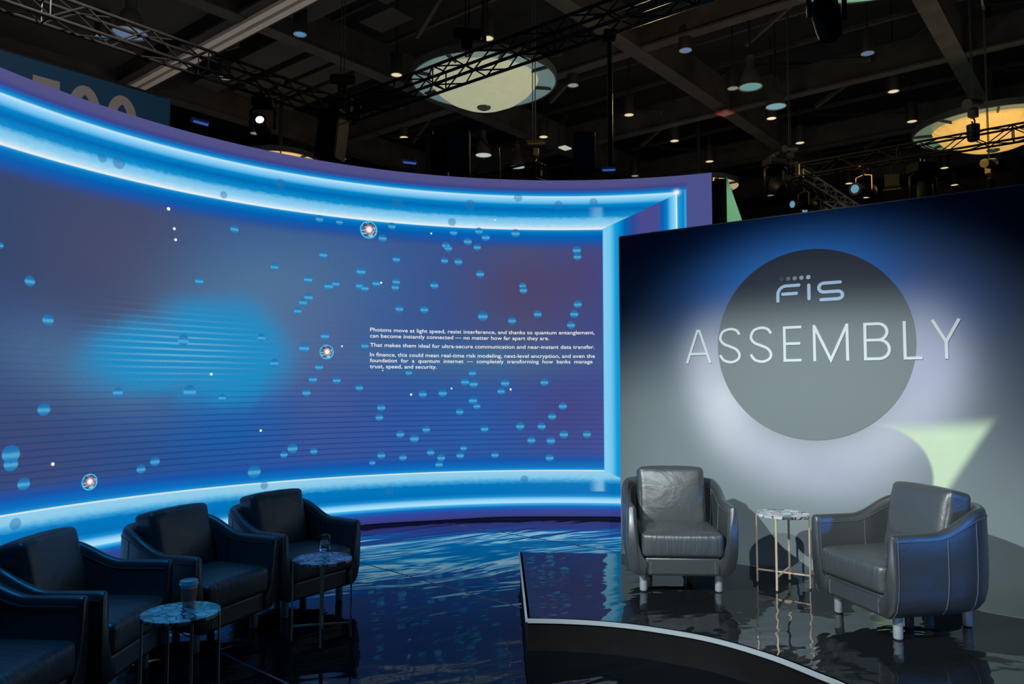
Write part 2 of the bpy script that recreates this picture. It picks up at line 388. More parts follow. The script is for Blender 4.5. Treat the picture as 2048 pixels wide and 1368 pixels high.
# bubbles, white sparks and three glowing orbs of the picture, (arc length, height, radius) in metres on the wall
BUBBLES = [(-3.823,3.21,0.047),(-3.382,2.863,0.046),(-4.182,2.633,0.045),(-5.77,2.447,0.047),(-5.603,2.142,0.052),(-6.025,2.697,0.028),(-3.058,2.503,0.049),(-3.114,2.406,0.044),(-3.512,2.098,0.045),(-4.329,2.033,0.059),(-3.363,1.834,0.048),(-4.954,1.535,0.05),(-4.252,1.536,0.068),(-3.916,1.471,0.04),(-5.613,1.399,0.058),(-5.872,0.975,0.063),(-5.875,1.052,0.079),(-5.761,0.806,0.056),(-4.713,0.823,0.046),(-4.581,0.883,0.049),(-3.241,0.86,0.042),(-3.147,0.921,0.059),(-3.561,0.701,0.072),(-3.003,1.518,0.049),(-2.884,3.446,0.045),(-2.653,3.44,0.04),(-2.036,3.451,0.047),(-2.144,3.302,0.05),(-2.834,3.049,0.048),(-1.979,3.066,0.047),(-2.394,2.896,0.057),(-3.002,2.76,0.05),(-2.768,2.703,0.053),(-2.686,2.736,0.045),(-2.407,2.731,0.049),(-2.347,2.707,0.046),(-2.214,2.77,0.049),(-1.977,2.802,0.047),(-1.988,2.737,0.047),(-2.995,2.564,0.05),(-1.936,2.488,0.05),(-1.639,2.489,0.05),(-1.52,2.782,0.051),(-1.38,3.265,0.051),(-1.352,3.235,0.048),(-1.398,3.083,0.045),(-1.229,3.078,0.051),(-1.29,3.427,0.048),(-1.116,3.328,0.052),(-1.001,3.262,0.046),(-0.98,3.457,0.049),(-0.897,3.386,0.052),(-0.531,3.446,0.055),(-0.964,2.937,0.052),(-0.93,2.427,0.063),(-0.574,2.378,0.052),(-0.261,2.46,0.049),(-0.444,2.803,0.043),(-0.435,2.75,0.049),(0.218,3.243,0.052),(0.225,3.163,0.049),(0.226,2.58,0.052),(0.183,2.462,0.052),(0.144,2.327,0.052),(-2.803,2.143,0.05),(-3.036,2.004,0.06),(-2.34,2.048,0.046),(-2.864,1.799,0.047),(-2.931,1.664,0.049),(-2.662,1.653,0.047),(-2.399,1.571,0.045),(-1.819,1.745,0.041),(-1.055,1.743,0.045),(-1.143,1.639,0.051),(-1.041,1.614,0.054),(-0.657,1.624,0.054),(-0.707,1.527,0.048),(-0.182,1.634,0.051),(-1.651,1.495,0.05),(-1.412,1.506,0.053),(-2.141,1.343,0.049),(-2.162,1.231,0.046),(-1.047,1.418,0.054),(-1.0,1.35,0.045),(-1.206,1.285,0.047),(0.04,1.347,0.051),(-0.09,1.223,0.051),(-0.217,1.105,0.051),(-0.476,1.106,0.051),(-0.34,0.94,0.051),(-0.105,0.934,0.054),(0.051,1.008,0.054),(0.329,1.01,0.051),(-0.907,1.079,0.048),(-1.607,1.082,0.047),(-1.914,1.033,0.049),(-1.747,0.98,0.055),(-2.91,0.879,0.043),(-2.239,0.721,0.037),(-2.136,0.799,0.048),(-1.88,0.766,0.046),(-1.552,0.815,0.047),(-1.427,0.748,0.05),(-1.451,0.671,0.047),(-1.159,0.856,0.041),(-1.199,0.769,0.047),(-0.781,0.768,0.047),(-0.121,0.729,0.051)]
SHADES = [(-5.817,0.496,0.051),(-3.451,0.552,0.044),(-1.309,3.551,0.052),(-0.427,0.47,0.053),(-2.037,0.395,0.057),(-5.165,3.632,0.045),(-5.009,3.631,0.064),(-3.947,3.543,0.041),(-3.329,3.77,0.06),(-1.975,3.737,0.065),(-1.09,3.773,0.067),(-0.5,3.888,0.056),(-0.003,3.802,0.056),(0.425,3.828,0.056)]
ORBS = [(-2.311,3.382,0.105),(-2.781,1.966,0.083),(-5.192,0.756,0.074)]
SPARKS = [(-4.514,3.297,0.017),(-4.451,3.114,0.014),(-4.435,3.008,0.014),(-4.038,1.708,0.014),(-3.501,1.124,0.013),(-5.523,0.941,0.015),(-2.157,2.779,0.012),(-2.607,2.034,0.01),(-1.562,3.398,0.011),(-0.783,3.602,0.01),(-1.791,1.489,0.013),(-1.307,1.559,0.01),(-0.592,1.547,0.013),(-2.129,1.766,0.007)]

m, nt, p = new_mat('picture_bubble'); X.nt = nt; M_bub = m
u_, v_, _ = uvxy()
d = X.op('POWER', u_ * u_ + v_ * v_, .5)
cc = ramp(v_, [(-1, (26, 112, 178)), (-.5, (36, 130, 190)), (-.22, (78, 168, 210)), (-.05, (84, 172, 213)), (.25, (30, 126, 188)), (.6, (22, 114, 180)), (1, (22, 106, 172))], -1, 1)
p.inputs['Base Color'].default_value = (0, 0, 0, 1); nt.links.new(cc, p.inputs['Emission Color']); p.inputs['Emission Strength'].default_value = 1
nt.links.new((sstep(d, 1.0, .86) * (sstep(v_, 1.0, -.1) * .12 + .78)).v, p.inputs['Alpha'])
m, nt, p = new_mat('picture_shade_disc'); X.nt = nt; M_shade = m
u_, v_, _ = uvxy(); d = X.op('POWER', u_ * u_ + v_ * v_, .5)
p.inputs['Base Color'].default_value = (0, 0, 0, 1); p.inputs['Emission Color'].default_value = rgba(lin((34, 112, 172))); p.inputs['Emission Strength'].default_value = 1
nt.links.new((sstep(d, 1.0, .85) * .55).v, p.inputs['Alpha'])
m, nt, p = new_mat('picture_orb'); X.nt = nt; M_orb = m
u_, v_, uvv = uvxy(); d = X.op('POWER', u_ * u_ + v_ * v_, .5); nn = noise(uvv, 1.6, 4, .6, 2.5)
cc = mixc(sstep(nn, .45, .62) * sstep(d, .25, .6), lin((20, 60, 110)), lin((130, 226, 236)))
cc = mixc(sstep(d, .78, .93), cc, lin((70, 190, 220)))
cc = mixc(gauss(u_, v_, .05, .03, .40, .40) * .9, cc, lin((246, 130, 136)))
cc = mixc(gauss(u_, v_, .05, .03, .33, .33, 0, 1.6), cc, lin((255, 246, 240)))
p.inputs['Base Color'].default_value = (0, 0, 0, 1); nt.links.new(cc, p.inputs['Emission Color']); p.inputs['Emission Strength'].default_value = 1.1
nt.links.new(sstep(d, 1.0, .93).v, p.inputs['Alpha'])
M_glow = pbr('picture_white', (0, 0, 0), .6, emit=(.9, .93, .95), es=1.0)
def discs(name, items, mat, off, doff=0.0):
    vs, fs, uvs = [], [], []
    for k, (cs, cz, r) in enumerate(items):
        b = len(vs); n = 24; o = off + doff * k
        vs.append(inv @ scr(cs, cz, o)); uvs.append((0, 0))
        for i in range(n):
            a = 2 * PI * i / n; vs.append(inv @ scr(cs + r * math.cos(a), cz + r * math.sin(a), o)); uvs.append((math.cos(a), math.sin(a)))
        fs += [(b, b + 1 + i, b + 1 + (i + 1) % n) for i in range(n)]
    return MB().add(vs, fs).build(name, mat, screen, uv=uvs)
discs('bubble_picture', BUBBLES, M_bub, .004, .00003)
discs('shade_picture', SHADES, M_shade, .004, .00003)
for o in ORBS: discs('orb_picture', [o], M_orb, .009)
discs('spark_picture', SPARKS, M_glow, .010)

def text_mesh(body, size=1.0):
    cu = bpy.data.curves.new('t', 'FONT'); cu.body = body; cu.size = size; cu.resolution_u = 4; cu.offset = .003
    o = bpy.data.objects.new('t', cu); COL.objects.link(o); bpy.context.view_layer.update()
    me = bpy.data.meshes.new_from_object(o.evaluated_get(bpy.context.evaluated_depsgraph_get()))
    vs = [tuple(v.co) for v in me.vertices]; fs = [tuple(p.vertices) for p in me.polygons]
    bpy.data.objects.remove(o); bpy.data.curves.remove(cu); bpy.data.meshes.remove(me)
    return vs, fs
cap = MB()
LINES = [("Photons move at light speed, resist interference, and thanks to quantum entanglement,", -2.281, .427, 2.213),
         ("can become instantly connected \u2014 no matter how far apart they are.", -2.281, -.124, 2.143),
         ("That makes them ideal for ultra-secure communication and near-instant data transfer.", -2.281, .427, 2.038),
         ("In finance, this could mean real-time risk modeling, next-level encryption, and even the", -2.281, .430, 1.928),
         ("foundation  for  a  quantum  internet  \u2014  completely  transforming  how  banks  manage", -2.281, .401, 1.861),
         ("trust, speed, and security.", -2.281, -1.487, 1.792)]
for body, x0, x1, zb in LINES:
    vs, fs = text_mesh(body); a = min(q[0] for q in vs); b = max(q[0] for q in vs)
    k = (x1 - x0) / (b - a); hs = .062
    cap.add([inv @ scr(x0 + (q[0] - a) * k, zb + q[1] * hs, .011) for q in vs], fs)
cap.build('caption_text', M_glow, screen)

# ------------------------------------------------------------------ printed backdrop wall on the stage
W0 = Vector((1.879, 6.052, 0)); WD = Vector((.80658, -.59113, 0)); WN = Vector((-.59113, -.80658, 0))   # WN faces the audience
U0, U1, WTOP = -1.138, 2.75, 2.918
backdrop = thing('backdrop_wall', W0, math.atan2(WD.y, WD.x), 'tall printed backdrop wall with a grey circle, thin white lettering and a lime swoosh', 'backdrop')
# local frame: x along the wall, -y towards the audience, z up
m, nt, p = new_mat('printed_backdrop'); X.nt = nt; M_print = m
u, v, uv = uvxy()
c = mixc(sstep(v, 2.35, 1.35), (.008, .028, .085), (.235, .28, .285))  # navy-to-grey blend; the stage beam's upper cut-off is put into it
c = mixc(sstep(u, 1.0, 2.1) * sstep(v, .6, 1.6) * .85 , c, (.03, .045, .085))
c = mixc(gauss(u, v, .45, 2.52, .85, .50) * .97, c, (.015, .24, .85))  # blue of the print, deepened to carry the blue light above the beam
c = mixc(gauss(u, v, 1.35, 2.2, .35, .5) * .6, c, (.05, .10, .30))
dx, dy = u - .47, v - 1.80
d = X.op('POWER', dx * dx + dy * dy, .5)
ring = X.op('EXPONENT', X.op('POWER', X.op('ABSOLUTE', (d - .80) * (1 / .24)), 2.2) * -1)
ang = X.op('ARCTAN2', dy, dx)
c = mixc(ring * sstep(v, 2.45, 1.75) * .85, c, (.60, .60, .68))
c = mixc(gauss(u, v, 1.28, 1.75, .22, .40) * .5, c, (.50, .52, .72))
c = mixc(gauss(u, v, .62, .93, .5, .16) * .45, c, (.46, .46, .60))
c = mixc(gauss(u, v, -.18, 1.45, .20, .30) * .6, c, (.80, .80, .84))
# lime swoosh
cd = X.op('POWER', X.op('ADD', (u - .93) * (u - .93), (v - .955) * (v - .955)), .5)
right = (u - 1.27) * .862 + (v - .70) * -.506           # signed distance to the slanting right edge
lime = sstep(cd, .335, .365) * sstep(right, .02, -.05) * sstep(v + (u - .89) * -.10, 1.34, 1.20) * sstep(u, .85, .97)
c = mixc(lime, c, (.72, .86, .60))
c = mixc(sstep(noise(uv, 3, 3), .35, .7) * .06, c, (.1, .12, .16))
nt.links.new(c, p.inputs['Base Color']); p.inputs['Roughness'].default_value = .55; p.inputs['Specular IOR Level'].default_value = .25
vs = [(U0, 0, .0), (U1, 0, .0), (U1, 0, WTOP), (U0, 0, WTOP)]
MB().add(vs, [(0, 1, 2, 3)]).build('printed_face', M_print, backdrop, uv=[(a[0], a[2]) for a in vs])
MB().box(((U0 + U1) / 2, .052, WTOP / 2), (U1 - U0, .10, WTOP)).build('frame', pbr('wall_frame_dark', (.02, .025, .04), .6), backdrop)
MB().box(((U0 + U1) / 2, .0, WTOP + .004), (U1 - U0, .012, .008)).build('top_edge_trim', pbr('silver_edge', (.45, .48, .55), .4, .4), backdrop)
MB().box((U0 - .003, .0, WTOP / 2), (.006, .012, WTOP)).build('side_edge_trim', pbr('silver_side_edge', (.35, .45, .6), .4, .3), backdrop)
# printed grey disc; the beam's dark upper cut-off is painted into its colour
m, nt, p = new_mat('grey_disc_print_beam_shade'); X.nt = nt
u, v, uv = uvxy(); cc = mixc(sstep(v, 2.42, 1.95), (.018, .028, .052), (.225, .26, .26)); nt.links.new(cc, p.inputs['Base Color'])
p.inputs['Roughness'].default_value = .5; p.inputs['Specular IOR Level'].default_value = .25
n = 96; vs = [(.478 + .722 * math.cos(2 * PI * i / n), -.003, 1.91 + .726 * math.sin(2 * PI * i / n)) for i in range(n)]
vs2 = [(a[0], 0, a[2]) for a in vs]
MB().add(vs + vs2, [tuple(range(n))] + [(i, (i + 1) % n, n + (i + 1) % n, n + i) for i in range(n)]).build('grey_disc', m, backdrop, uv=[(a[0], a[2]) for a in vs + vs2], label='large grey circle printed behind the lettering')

def stroke(mb, pts, w, y0, y1, rnd=False):
    """flat ribbon letter stroke of width w along pts (u, v), from depth y1 (back) to y0 (front)"""
    P = [Vector((a, b)) for a, b in pts]; h = w / 2
    if (P[0] - P[-1]).length < 1e-6 and len(P) > 3: closed = True; P = P[:-1]
    else: closed = False
    L, R = [], []
    for i, q in enumerate(P):
        a = P[(i - 1) % len(P)] if (closed or i) else None; b = P[(i + 1) % len(P)] if (closed or i < len(P) - 1) else None
        t0 = (q - a).normalized() if a is not None else (b - q).normalized(); t1 = (b - q).normalized() if b is not None else t0
        t = (t0 + t1).normalized(); nrm = Vector((-t.y, t.x)); k = h / max(.35, nrm.dot(Vector((-t0.y, t0.x))))
        L.append(q + nrm * k); R.append(q - nrm * k)
    if rnd and not closed:
        def capr(q, d): 
            nrm = Vector((-d.y, d.x)); return [q + (nrm * math.cos(a) + d * math.sin(a)) * h for a in [PI * k / 8 for k in range(9)]]
        e = capr(P[-1], (P[-1] - P[-2]).normalized()); s_ = capr(P[0], (P[0] - P[1]).normalized())
        for cp in (e, s_):
            m_ = len(cp); mb.add([(q.x, y0, q.y) for q in cp] + [(q.x, y1, q.y) for q in cp], [tuple(range(m_)), tuple(range(2 * m_ - 1, m_ - 1, -1))] + [(i, i + 1, m_ + i + 1, m_ + i) for i in range(m_ - 1)])
    k = len(P); vs = [(q.x, y0, q.y) for q in L] + [(q.x, y0, q.y) for q in R] + [(q.x, y1, q.y) for q in L] + [(q.x, y1, q.y) for q in R]
    fs = []
    for i in range(k if closed else k - 1):
        j = (i + 1) % k
        fs += [(i, j, k + j, k + i), (i, 2 * k + i, 2 * k + j, j), (k + i, k + j, 3 * k + j, 3 * k + i)]
    if not closed: fs += [(0, k, 3 * k, 2 * k), (k - 1, 2 * k - 1, 4 * k - 1, 3 * k - 1)]
    mb.add(vs, fs)
def arc(cx, cy, rx, ry, a0, a1, n=12): return [(cx + rx * math.cos(math.radians(a0 + (a1 - a0) * i / n)), cy + ry * math.sin(math.radians(a0 + (a1 - a0) * i / n))) for i in range(n + 1)]
def spline(pts, k=6):
    P = [Vector(p) for p in pts]; out = []
    for i in range(len(P) - 1):
        a, b, c, d = P[max(i - 1, 0)], P[i], P[i + 1], P[min(i + 2, len(P) - 1)]
        for j in range(k):
            t = j / k; out.append(tuple(.5 * ((2 * b) + (c - a) * t + (2 * a - 5 * b + 4 * c - d) * t * t + (3 * b - a - 3 * c + d) * t ** 3)))
    return out + [tuple(P[-1])]
M_letter = pbr('white_vinyl_lettering', (.80, .84, .86), .5)
word = MB(); w = .0205; y0, y1 = -.008, -.003
b0, t0 = 1.779, 2.053; h = w / 2
_k = [0]
def lt(pts, rnd=False, ww=w): _k[0] += 1; stroke(word, pts, ww, y0 - .0004 * (_k[0] % 4), y1, rnd)
lt([(-.512, b0), (-.4175, t0 - .006), (-.400, t0 - .006), (-.3075, b0)]); lt([(-.482, 1.856), (-.338, 1.856)])
S_ = [(.955, .80), (.80, .925), (.51, .965), (.20, .90), (.075, .75), (.10, .645), (.25, .545), (.51, .475), (.80, .385), (.935, .245), (.88, .12), (.68, .045), (.48, .035), (.22, .09), (.045, .235)]
for x0, x1 in ((-.233, -.053), (.018, .197)): lt(spline([(x0 + a * (x1 - x0), 1.774 + b * .286) for a, b in S_]))
lt([(.281 + h, b0), (.281 + h, t0)]); lt([(.281, t0 - h), (.420, t0 - h)]); lt([(.281, 1.918), (.410, 1.918)]); lt([(.281, b0 + h), (.417, b0 + h)])
lt([(.503 + h, b0), (.503 + h, t0)]); lt([(.757 - h, b0), (.757 - h, t0)]); lt([(.512, t0 - .004), (.630, b0 + .008), (.748, t0 - .004)])
lt([(.858 + h, b0), (.858 + h, t0)]); lt([(.858, t0 - h), (.955, t0 - h)] + arc(.955, (t0 - h + 1.925) / 2, .060, (t0 - h - 1.925) / 2, 90, -90)[1:] + [(.87, 1.925)])
lt([(.87, 1.925), (.960, 1.925)] + arc(.960, (b0 + h + 1.925) / 2, .068, (1.925 - b0 - h) / 2, 90, -90)[1:] + [(.858, b0 + h)])
lt([(1.118 + h, b0), (1.118 + h, t0)]); lt([(1.118, b0 + h), (1.238, b0 + h)])
lt([(1.303, t0), (1.385, 1.898), (1.466, t0)]); lt([(1.385, b0), (1.385, 1.905)])
word.build('white_lettering', M_letter, backdrop, label='thin white capital lettering')
logo = MB(); w2 = .0245; F = 1.004
def lg(pts): stroke(logo, pts, w2, y0, y1, True)
lg([(.2475, 2.252), (.2475, 2.300)] + arc(.312, 2.301, .0645, .0655, 180, 90, 8) + [(.408, 2.3665)])
lg([(.285, 2.304), (.388, 2.304)]); lg([(.4815, 2.256), (.4815, 2.360)])
lg([(.706, 2.3665), (.590, 2.3665)] + arc(.590, 2.333, .036, .0335, 90, 270, 8)[1:] + [(.688, 2.2995)] + arc(.688, 2.271, .034, .0285, 90, -90, 8)[1:] + [(.568, 2.2425)])
logo.build('logo_letters', pbr('logo_white_blue_light', (.46, .64, .86), .5), backdrop, label='rounded white logo letters')  # blue light on the white logo is painted into this base colour
for i, (cx, al) in enumerate(((.280, .05), (.329, .22), (.378, .42), (.4285, .58), (.479, .78))):
    n = 20; dd = MB(); vs = [(cx + .0165 * math.cos(2 * PI * k / n), y0, 2.4215 + .0165 * math.sin(2 * PI * k / n)) for k in range(n)]
    dd.add(vs + [(a[0], y1, a[2]) for a in vs], [tuple(range(n))] + [(k, (k + 1) % n, n + (k + 1) % n, n + k) for k in range(n)])
    dd.build('logo_dot', pbr('logo_dot_tone_%d' % i, (.55 * al, .72 * al, .95 * al), .5), backdrop)

# ------------------------------------------------------------------ low curved stage
SH = .19
front = [(.094, 4.684), (.30, 4.672), (.527, 4.632), (.74, 4.560), (.931, 4.462), (1.07, 4.375), (1.190, 4.27), (1.30, 4.145), (1.40, 4.005), (1.508, 3.806), (1.578, 3.675), (1.68, 3.42), (1.76, 3.1), (1.80, 2.7), (1.80, 2.3)]
front = spline(front, 3)
back = [(3.9, 2.3), (3.85, 3.6), (3.42, 4.40), (3.11, 4.67), (2.905, 4.88), (2.56, 5.49), (2.232, 5.765), (1.756, 6.115), (1.35, 6.32), (.93, 6.45), (.068, 6.517)]
outline = front + back
stage = thing('stage_platform', (.9, 5.4, 0), 0, 'low glossy black stage platform with a curved front and pale edge trim', 'stage')
sl = -stage.location
so = [(a + sl.x, b + sl.y) for a, b in outline]
MB().prism(so, SH - .012, SH).build('glossy_top', M_stage, stage)
M_fascia = pbr('black_stage_fascia', (.0045, .0045, .005), .6, 0, .2, noise=(9, .2))
ins = [(a * .9999, b) for a, b in so]
MB().prism(ins, .0, SH - .0125).build('fascia', M_fascia, stage)
tr = MB(); fr3 = [Vector((a + sl.x, b + sl.y, SH - .004)) for a, b in [(.068, 6.517)] + front]
for path_ in ([fr3[0], fr3[1]], fr3[1:]):
    n_ = len(path_); L = []
    for i, q in enumerate(path_):
        a = path_[max(i - 1, 0)]; b = path_[min(i + 1, n_ - 1)]; t = (b - a).normalized(); nr = Vector((t.y, -t.x, 0))   # outward
        if path_ is not fr3[1:] and nr.x > 0: nr = -nr
        L.append((q, nr))
    vs = []; fs = []
    for q, nr in L:
        sg = -1 if nr.y > 0 or (abs(nr.y) < .2 and nr.x > 0) else 1
        o_ = nr * sg
        vs += [q + o_ * .012 + Vector((0, 0, -.020)), q + o_ * .014 + Vector((0, 0, .004)), q - o_ * .016 + Vector((0, 0, .004)), q - o_ * .018 + Vector((0, 0, -.003))]
    for i in range(len(L) - 1):
        for k in range(4): fs.append((4 * i + k, 4 * i + (k + 1) % 4, 4 * i + 4 + (k + 1) % 4, 4 * i + 4 + k))
    fs += [(0, 1, 2, 3), tuple(4 * (len(L) - 1) + k for k in (3, 2, 1, 0))]
    tr.add(vs, fs)
tr.build('edge_trim', pbr('pale_grey_trim', (.42, .47, .5), .5), stage, label='pale grey strip along the stage edge')
bt = MB()
bk = [Vector((a + sl.x, b + sl.y, SH - .002)) for a, b in back[3:8]]
bt.path(spline([tuple(q) for q in bk], 4), .004, 5)
bt.build('rear_edge_bead', pbr('silver_bead', (.6, .63, .66), .3, .5), stage)

# ------------------------------------------------------------------ leather tub chairs
m, nt, p = new_mat('charcoal_leather'); X.nt = nt; M_leather = m
tc = nt.nodes.new('ShaderNodeTexCoord').outputs['Object']
p.inputs['Base Color'].default_value = (.046, .053, .056, 1); p.inputs['IOR'].default_value = 2.1
g1 = noise(tc, 160, 3, .6); g2 = noise(tc, 9, 4, .6, 1.2, 1, 1, 1)
r_ = g2 * .12 + .36; nt.links.new(r_.v, p.inputs['Roughness'])
b_ = nt.nodes.new('ShaderNodeBump'); b_.inputs['Strength'].default_value = .5; b_.inputs['Distance'].default_value = .0012
nt.links.new((g1 * .5 + g2 * 2.0).v, b_.inputs['Height']); nt.links.new(b_.outputs[0], p.inputs['Normal'])
def wrinkled(name, sx, sy, sz, amt, sc=7):
    m, nt, p = new_mat(name); X.nt = nt; tc = nt.nodes.new('ShaderNodeTexCoord').outputs['Object']
    p.inputs['Base Color'].default_value = (.060, .069, .072, 1); p.inputs['Roughness'].default_value = .43; p.inputs['IOR'].default_value = 2.0
    g1 = noise(tc, 160, 2, .6); g2 = noise(tc, sc, 4, .55, 1.5, sx, sy, sz); g3 = noise(tc, 3.5, 2, .5, .5)
    b_ = nt.nodes.new('ShaderNodeBump'); b_.inputs['Strength'].default_value = .7; b_.inputs['Distance'].default_value = amt
    nt.links.new((g1 * .06 + g2 + g3 * 1.2).v, b_.inputs['Height']); nt.links.new(b_.outputs[0], p.inputs['Normal'])
    return m
M_seatl = wrinkled('creased_seat_leather', 4.5, .5, .5, .009)
M_backl = wrinkled('creased_back_leather', 1, 1, 1.6, .0075, 4)
M_stitch = pbr('grey_stitching', (.16, .18, .19), .5)
M_leg = pbr('grey_metal_leg', (.42, .45, .47), .42, .15)

def plan(t):
    """outer plan curve of the tub, t 0..1 from the left arm tip round the back to the right arm tip; returns point, inward normal"""
    hw, yf, ys, yb = .372, -.37, .02, .415
    ls = ys - yf; la = 1.18; L = 2 * ls + la; d = t * L
    if d < ls: return Vector((-hw, yf + d)), Vector((1, 0))
    if d > ls + la: return Vector((hw, ys - (d - ls - la))), Vector((-1, 0))
    a = PI - PI * (d - ls) / la; e = 2 / 2.35
    c, s = math.cos(a), math.sin(a)
    q = Vector((math.copysign(abs(c) ** e, c) * hw, ys + (abs(s) ** e) * (yb - ys)))
    nrm = Vector((-math.copysign(abs(q.x / hw) ** 1.35, q.x) / hw, -(max(0, (q.y - ys) / (yb - ys)) ** 1.35) / (yb - ys))).normalized()
    return q, nrm
def topz(y):
    k = min(1, max(0, (y + .12) / .34)); k = k * k * (3 - 2 * k)
    return .592 + .115 * k + .006 * max(0, y)
def shell_profile(y):
    T = topz(y); z = lambda q: q if q < .3 else .3 + (q - .3) * (T - .3) / .295
    return [(.118, .128), (.078, .128), (.052, .140), (.025, .178), (.008, .245), (.001, .33), (.0, .45), (.003, .558), (.010, .582), (.024, .594), (.043, .593), (.056, .580), (.061, .55), (.066, .42), (.075, .33), (.095, .26), (.130, .215)], z
def make_chair():
    root = thing('tub_chair', (0, 0, 0), 0, '', 'armchair', 'leather tub chairs')
    # shell
    N = 72; mb = MB(); prof0, _ = shell_profile(0); m_ = len(prof0); vs = []
    ts = [i / N for i in range(N + 1)]
    for t in ts:
        q, nr = plan(t); pr, zf = shell_profile(q.y)
        for e, zz in pr: w = q + nr * e; vs.append((w.x, w.y, zf(zz)))
    fs = []
    for i in range(N):
        for k in range(m_ - 1): fs.append((i * m_ + k, (i + 1) * m_ + k, (i + 1) * m_ + k + 1, i * m_ + k + 1))
        fs.append((i * m_ + m_ - 1, (i + 1) * m_ + m_ - 1, (i + 1) * m_, i * m_))
    # rounded front faces of the two arms
    for sgn, base in ((1, 0), (-1, N * m_)):
        ring = [Vector(vs[base + k]) for k in range(m_)]; cen = sum(ring, Vector()) / m_; prev = [base + k for k in range(m_)]
        for sc, dy in ((.93, -.012), (.78, -.018)):
            cur = []
            for k, r in enumerate(ring):
                cx = (ring[k].x + ring[(m_ - 1 - k)].x) / 2; cz = r.z
                px = cx + (r.x - cx) * sc; pz = cen.z + (r.z - cen.z) * (1 - (1 - sc) * .12)
                vs.append((px, r.y + dy, pz)); cur.append(len(vs) - 1)
            for k in range(m_): fs.append((prev[k], prev[(k + 1) % m_], cur[(k + 1) % m_], cur[k]))
            prev = cur
        fs.append(tuple(prev))
    mb.add(vs, fs).build('shell', M_leather, root, smooth=60)
    # front rail and underside
    MB().box((0, -.345, .187), (.50, .055, .122)).build('front_rail', M_leather, root, bevel=.016, segs=3)
    under = []
    for i in range(0, N + 1, 2):
        q, nr = plan(ts[i]); w = q + nr * .085; under.append((w.x, w.y))
    MB().prism(under, .126, .150).build('underside', pbr('black_dust_cover', (.01, .01, .01), .9), root)
    MB().prism([(a * .93, b * .93) for a, b in under], .150, .245).build('seat_deck', M_black, root)
    # stitching: top welts, arm front welts and vertical seams
    st = MB()
    for e_i in (7, 12):
        pts = []
        for t in [i / 60 for i in range(61)]:
            q, nr = plan(t); pr, zf = shell_profile(q.y); e, zz = pr[e_i]; w = q + nr * (e - (.0025 if e_i == 7 else -.0025)); pts.append((w.x, w.y, zf(zz)))
        st.path(pts, .0015, 5)
    for t0_ in (0.006, .994):
        q, nr = plan(t0_); pr, zf = shell_profile(q.y)
        for rng in (range(1, 9), range(11, 17)):
            st.path([(q.x + nr.x * (pr[k][0] - (.002 if k < 9 else -.002)), -.366, zf(pr[k][1])) for k in rng], .0015, 5)
    for t0_ in (.165, .255, .40, .60, .745, .835):
        q, nr = plan(t0_); pr, zf = shell_profile(q.y)
        st.path([(q.x + nr.x * (pr[k][0] - .0022), q.y + nr.y * (pr[k][0] - .0022), zf(pr[k][1])) for k in range(2, 8)], .0018, 5)
        st.path([(q.x + nr.x * (pr[k][0] + .0022), q.y + nr.y * (pr[k][0] + .0022), zf(pr[k][1])) for k in range(12, 15)], .0018, 5)
    for x_ in (-.215, .215): st.path([(x_, -.374, .135), (x_, -.3755, .19), (x_, -.368, .245)], .0018, 5)
    st.build('stitching', M_stitch, root)
    # cushions
    def cushion(name, half, r, puff, mat, M, piping, pinch=0.0):
        bm = bmesh.new(); n = 14; key = {}
        def vert(p):
            k = tuple(round(c, 5) for c in p)
            if k not in key: key[k] = bm.verts.new(p)
            return key[k]
        g = [math.sin(PI / 2 * (-1 + 2 * i / n)) for i in range(n + 1)]
        def shape(p):
            q = Vector((p[0] * half[0], p[1] * half[1], p[2] * half[2])); inn = Vector([max(-(h_ - r), min(h_ - r, c)) for c, h_ in zip(q, half)])
            d_ = q - inn; q = inn + (d_.normalized() * r if d_.length > 1e-6 else d_)
            u_ = [abs(c) for c in p]
            for ax in range(3):
                o_ = [k for k in range(3) if k != ax]; b = max(0, 1 - u_[o_[0]] ** 2) * max(0, 1 - u_[o_[1]] ** 2)
                q[ax] += math.copysign(puff[ax] * b ** .7 * u_[ax] ** 3, p[ax]) if abs(p[ax]) > 0 else 0
            return q
        for ax in range(3):
            for sg in (-1, 1):
                o_ = [k for k in range(3) if k != ax]; grid_ = []
                for i in range(n + 1):
                    row = []
                    for j in range(n + 1):
                        p_ = [0, 0, 0]; p_[ax] = sg; p_[o_[0]] = g[i]; p_[o_[1]] = g[j]; row.append(tuple(p_))
                    grid_.append(row)
                for i in range(n):
                    for j in range(n):
                        f4 = [vert(grid_[a][b]) for a, b in ((i, j), (i + 1, j), (i + 1, j + 1), (i, j + 1))]
                        try: bm.faces.new(f4)
                        except ValueError: pass
        rnd = random.Random(5)
        for v_ in bm.verts:
            p_ = tuple(v_.co); q = shape(p_)
            q += Vector((0, 0, 1)) * 0
            wr = pinch * (math.sin(q.x * 62 + q.z * 21) * .5 + math.sin(q.x * 31 - q.z * 40 + 1) * .5) * max(0, max(abs(p_[0]), abs(p_[2])) - .55)
            q += Vector((0, -wr, wr * .3)); v_.co = q
        bmesh.ops.recalc_face_normals(bm, faces=bm.faces); bmesh.ops.transform(bm, matrix=M, verts=bm.verts)
        me = bpy.data.meshes.new(name); bm.to_mesh(me); bm.free(); me.materials.append(mat)
        for f_ in me.polygons: f_.use_smooth = True
        o = bpy.data.objects.new(name, me); COL.objects.link(o); o.parent = root
        pm = MB()
        for pts in piping: pm.path([M @ Vector(q) for q in pts], .0024, 6, closed=True)
        if piping:
            pp = pm.build('piping', M_stitch, o)
        return o
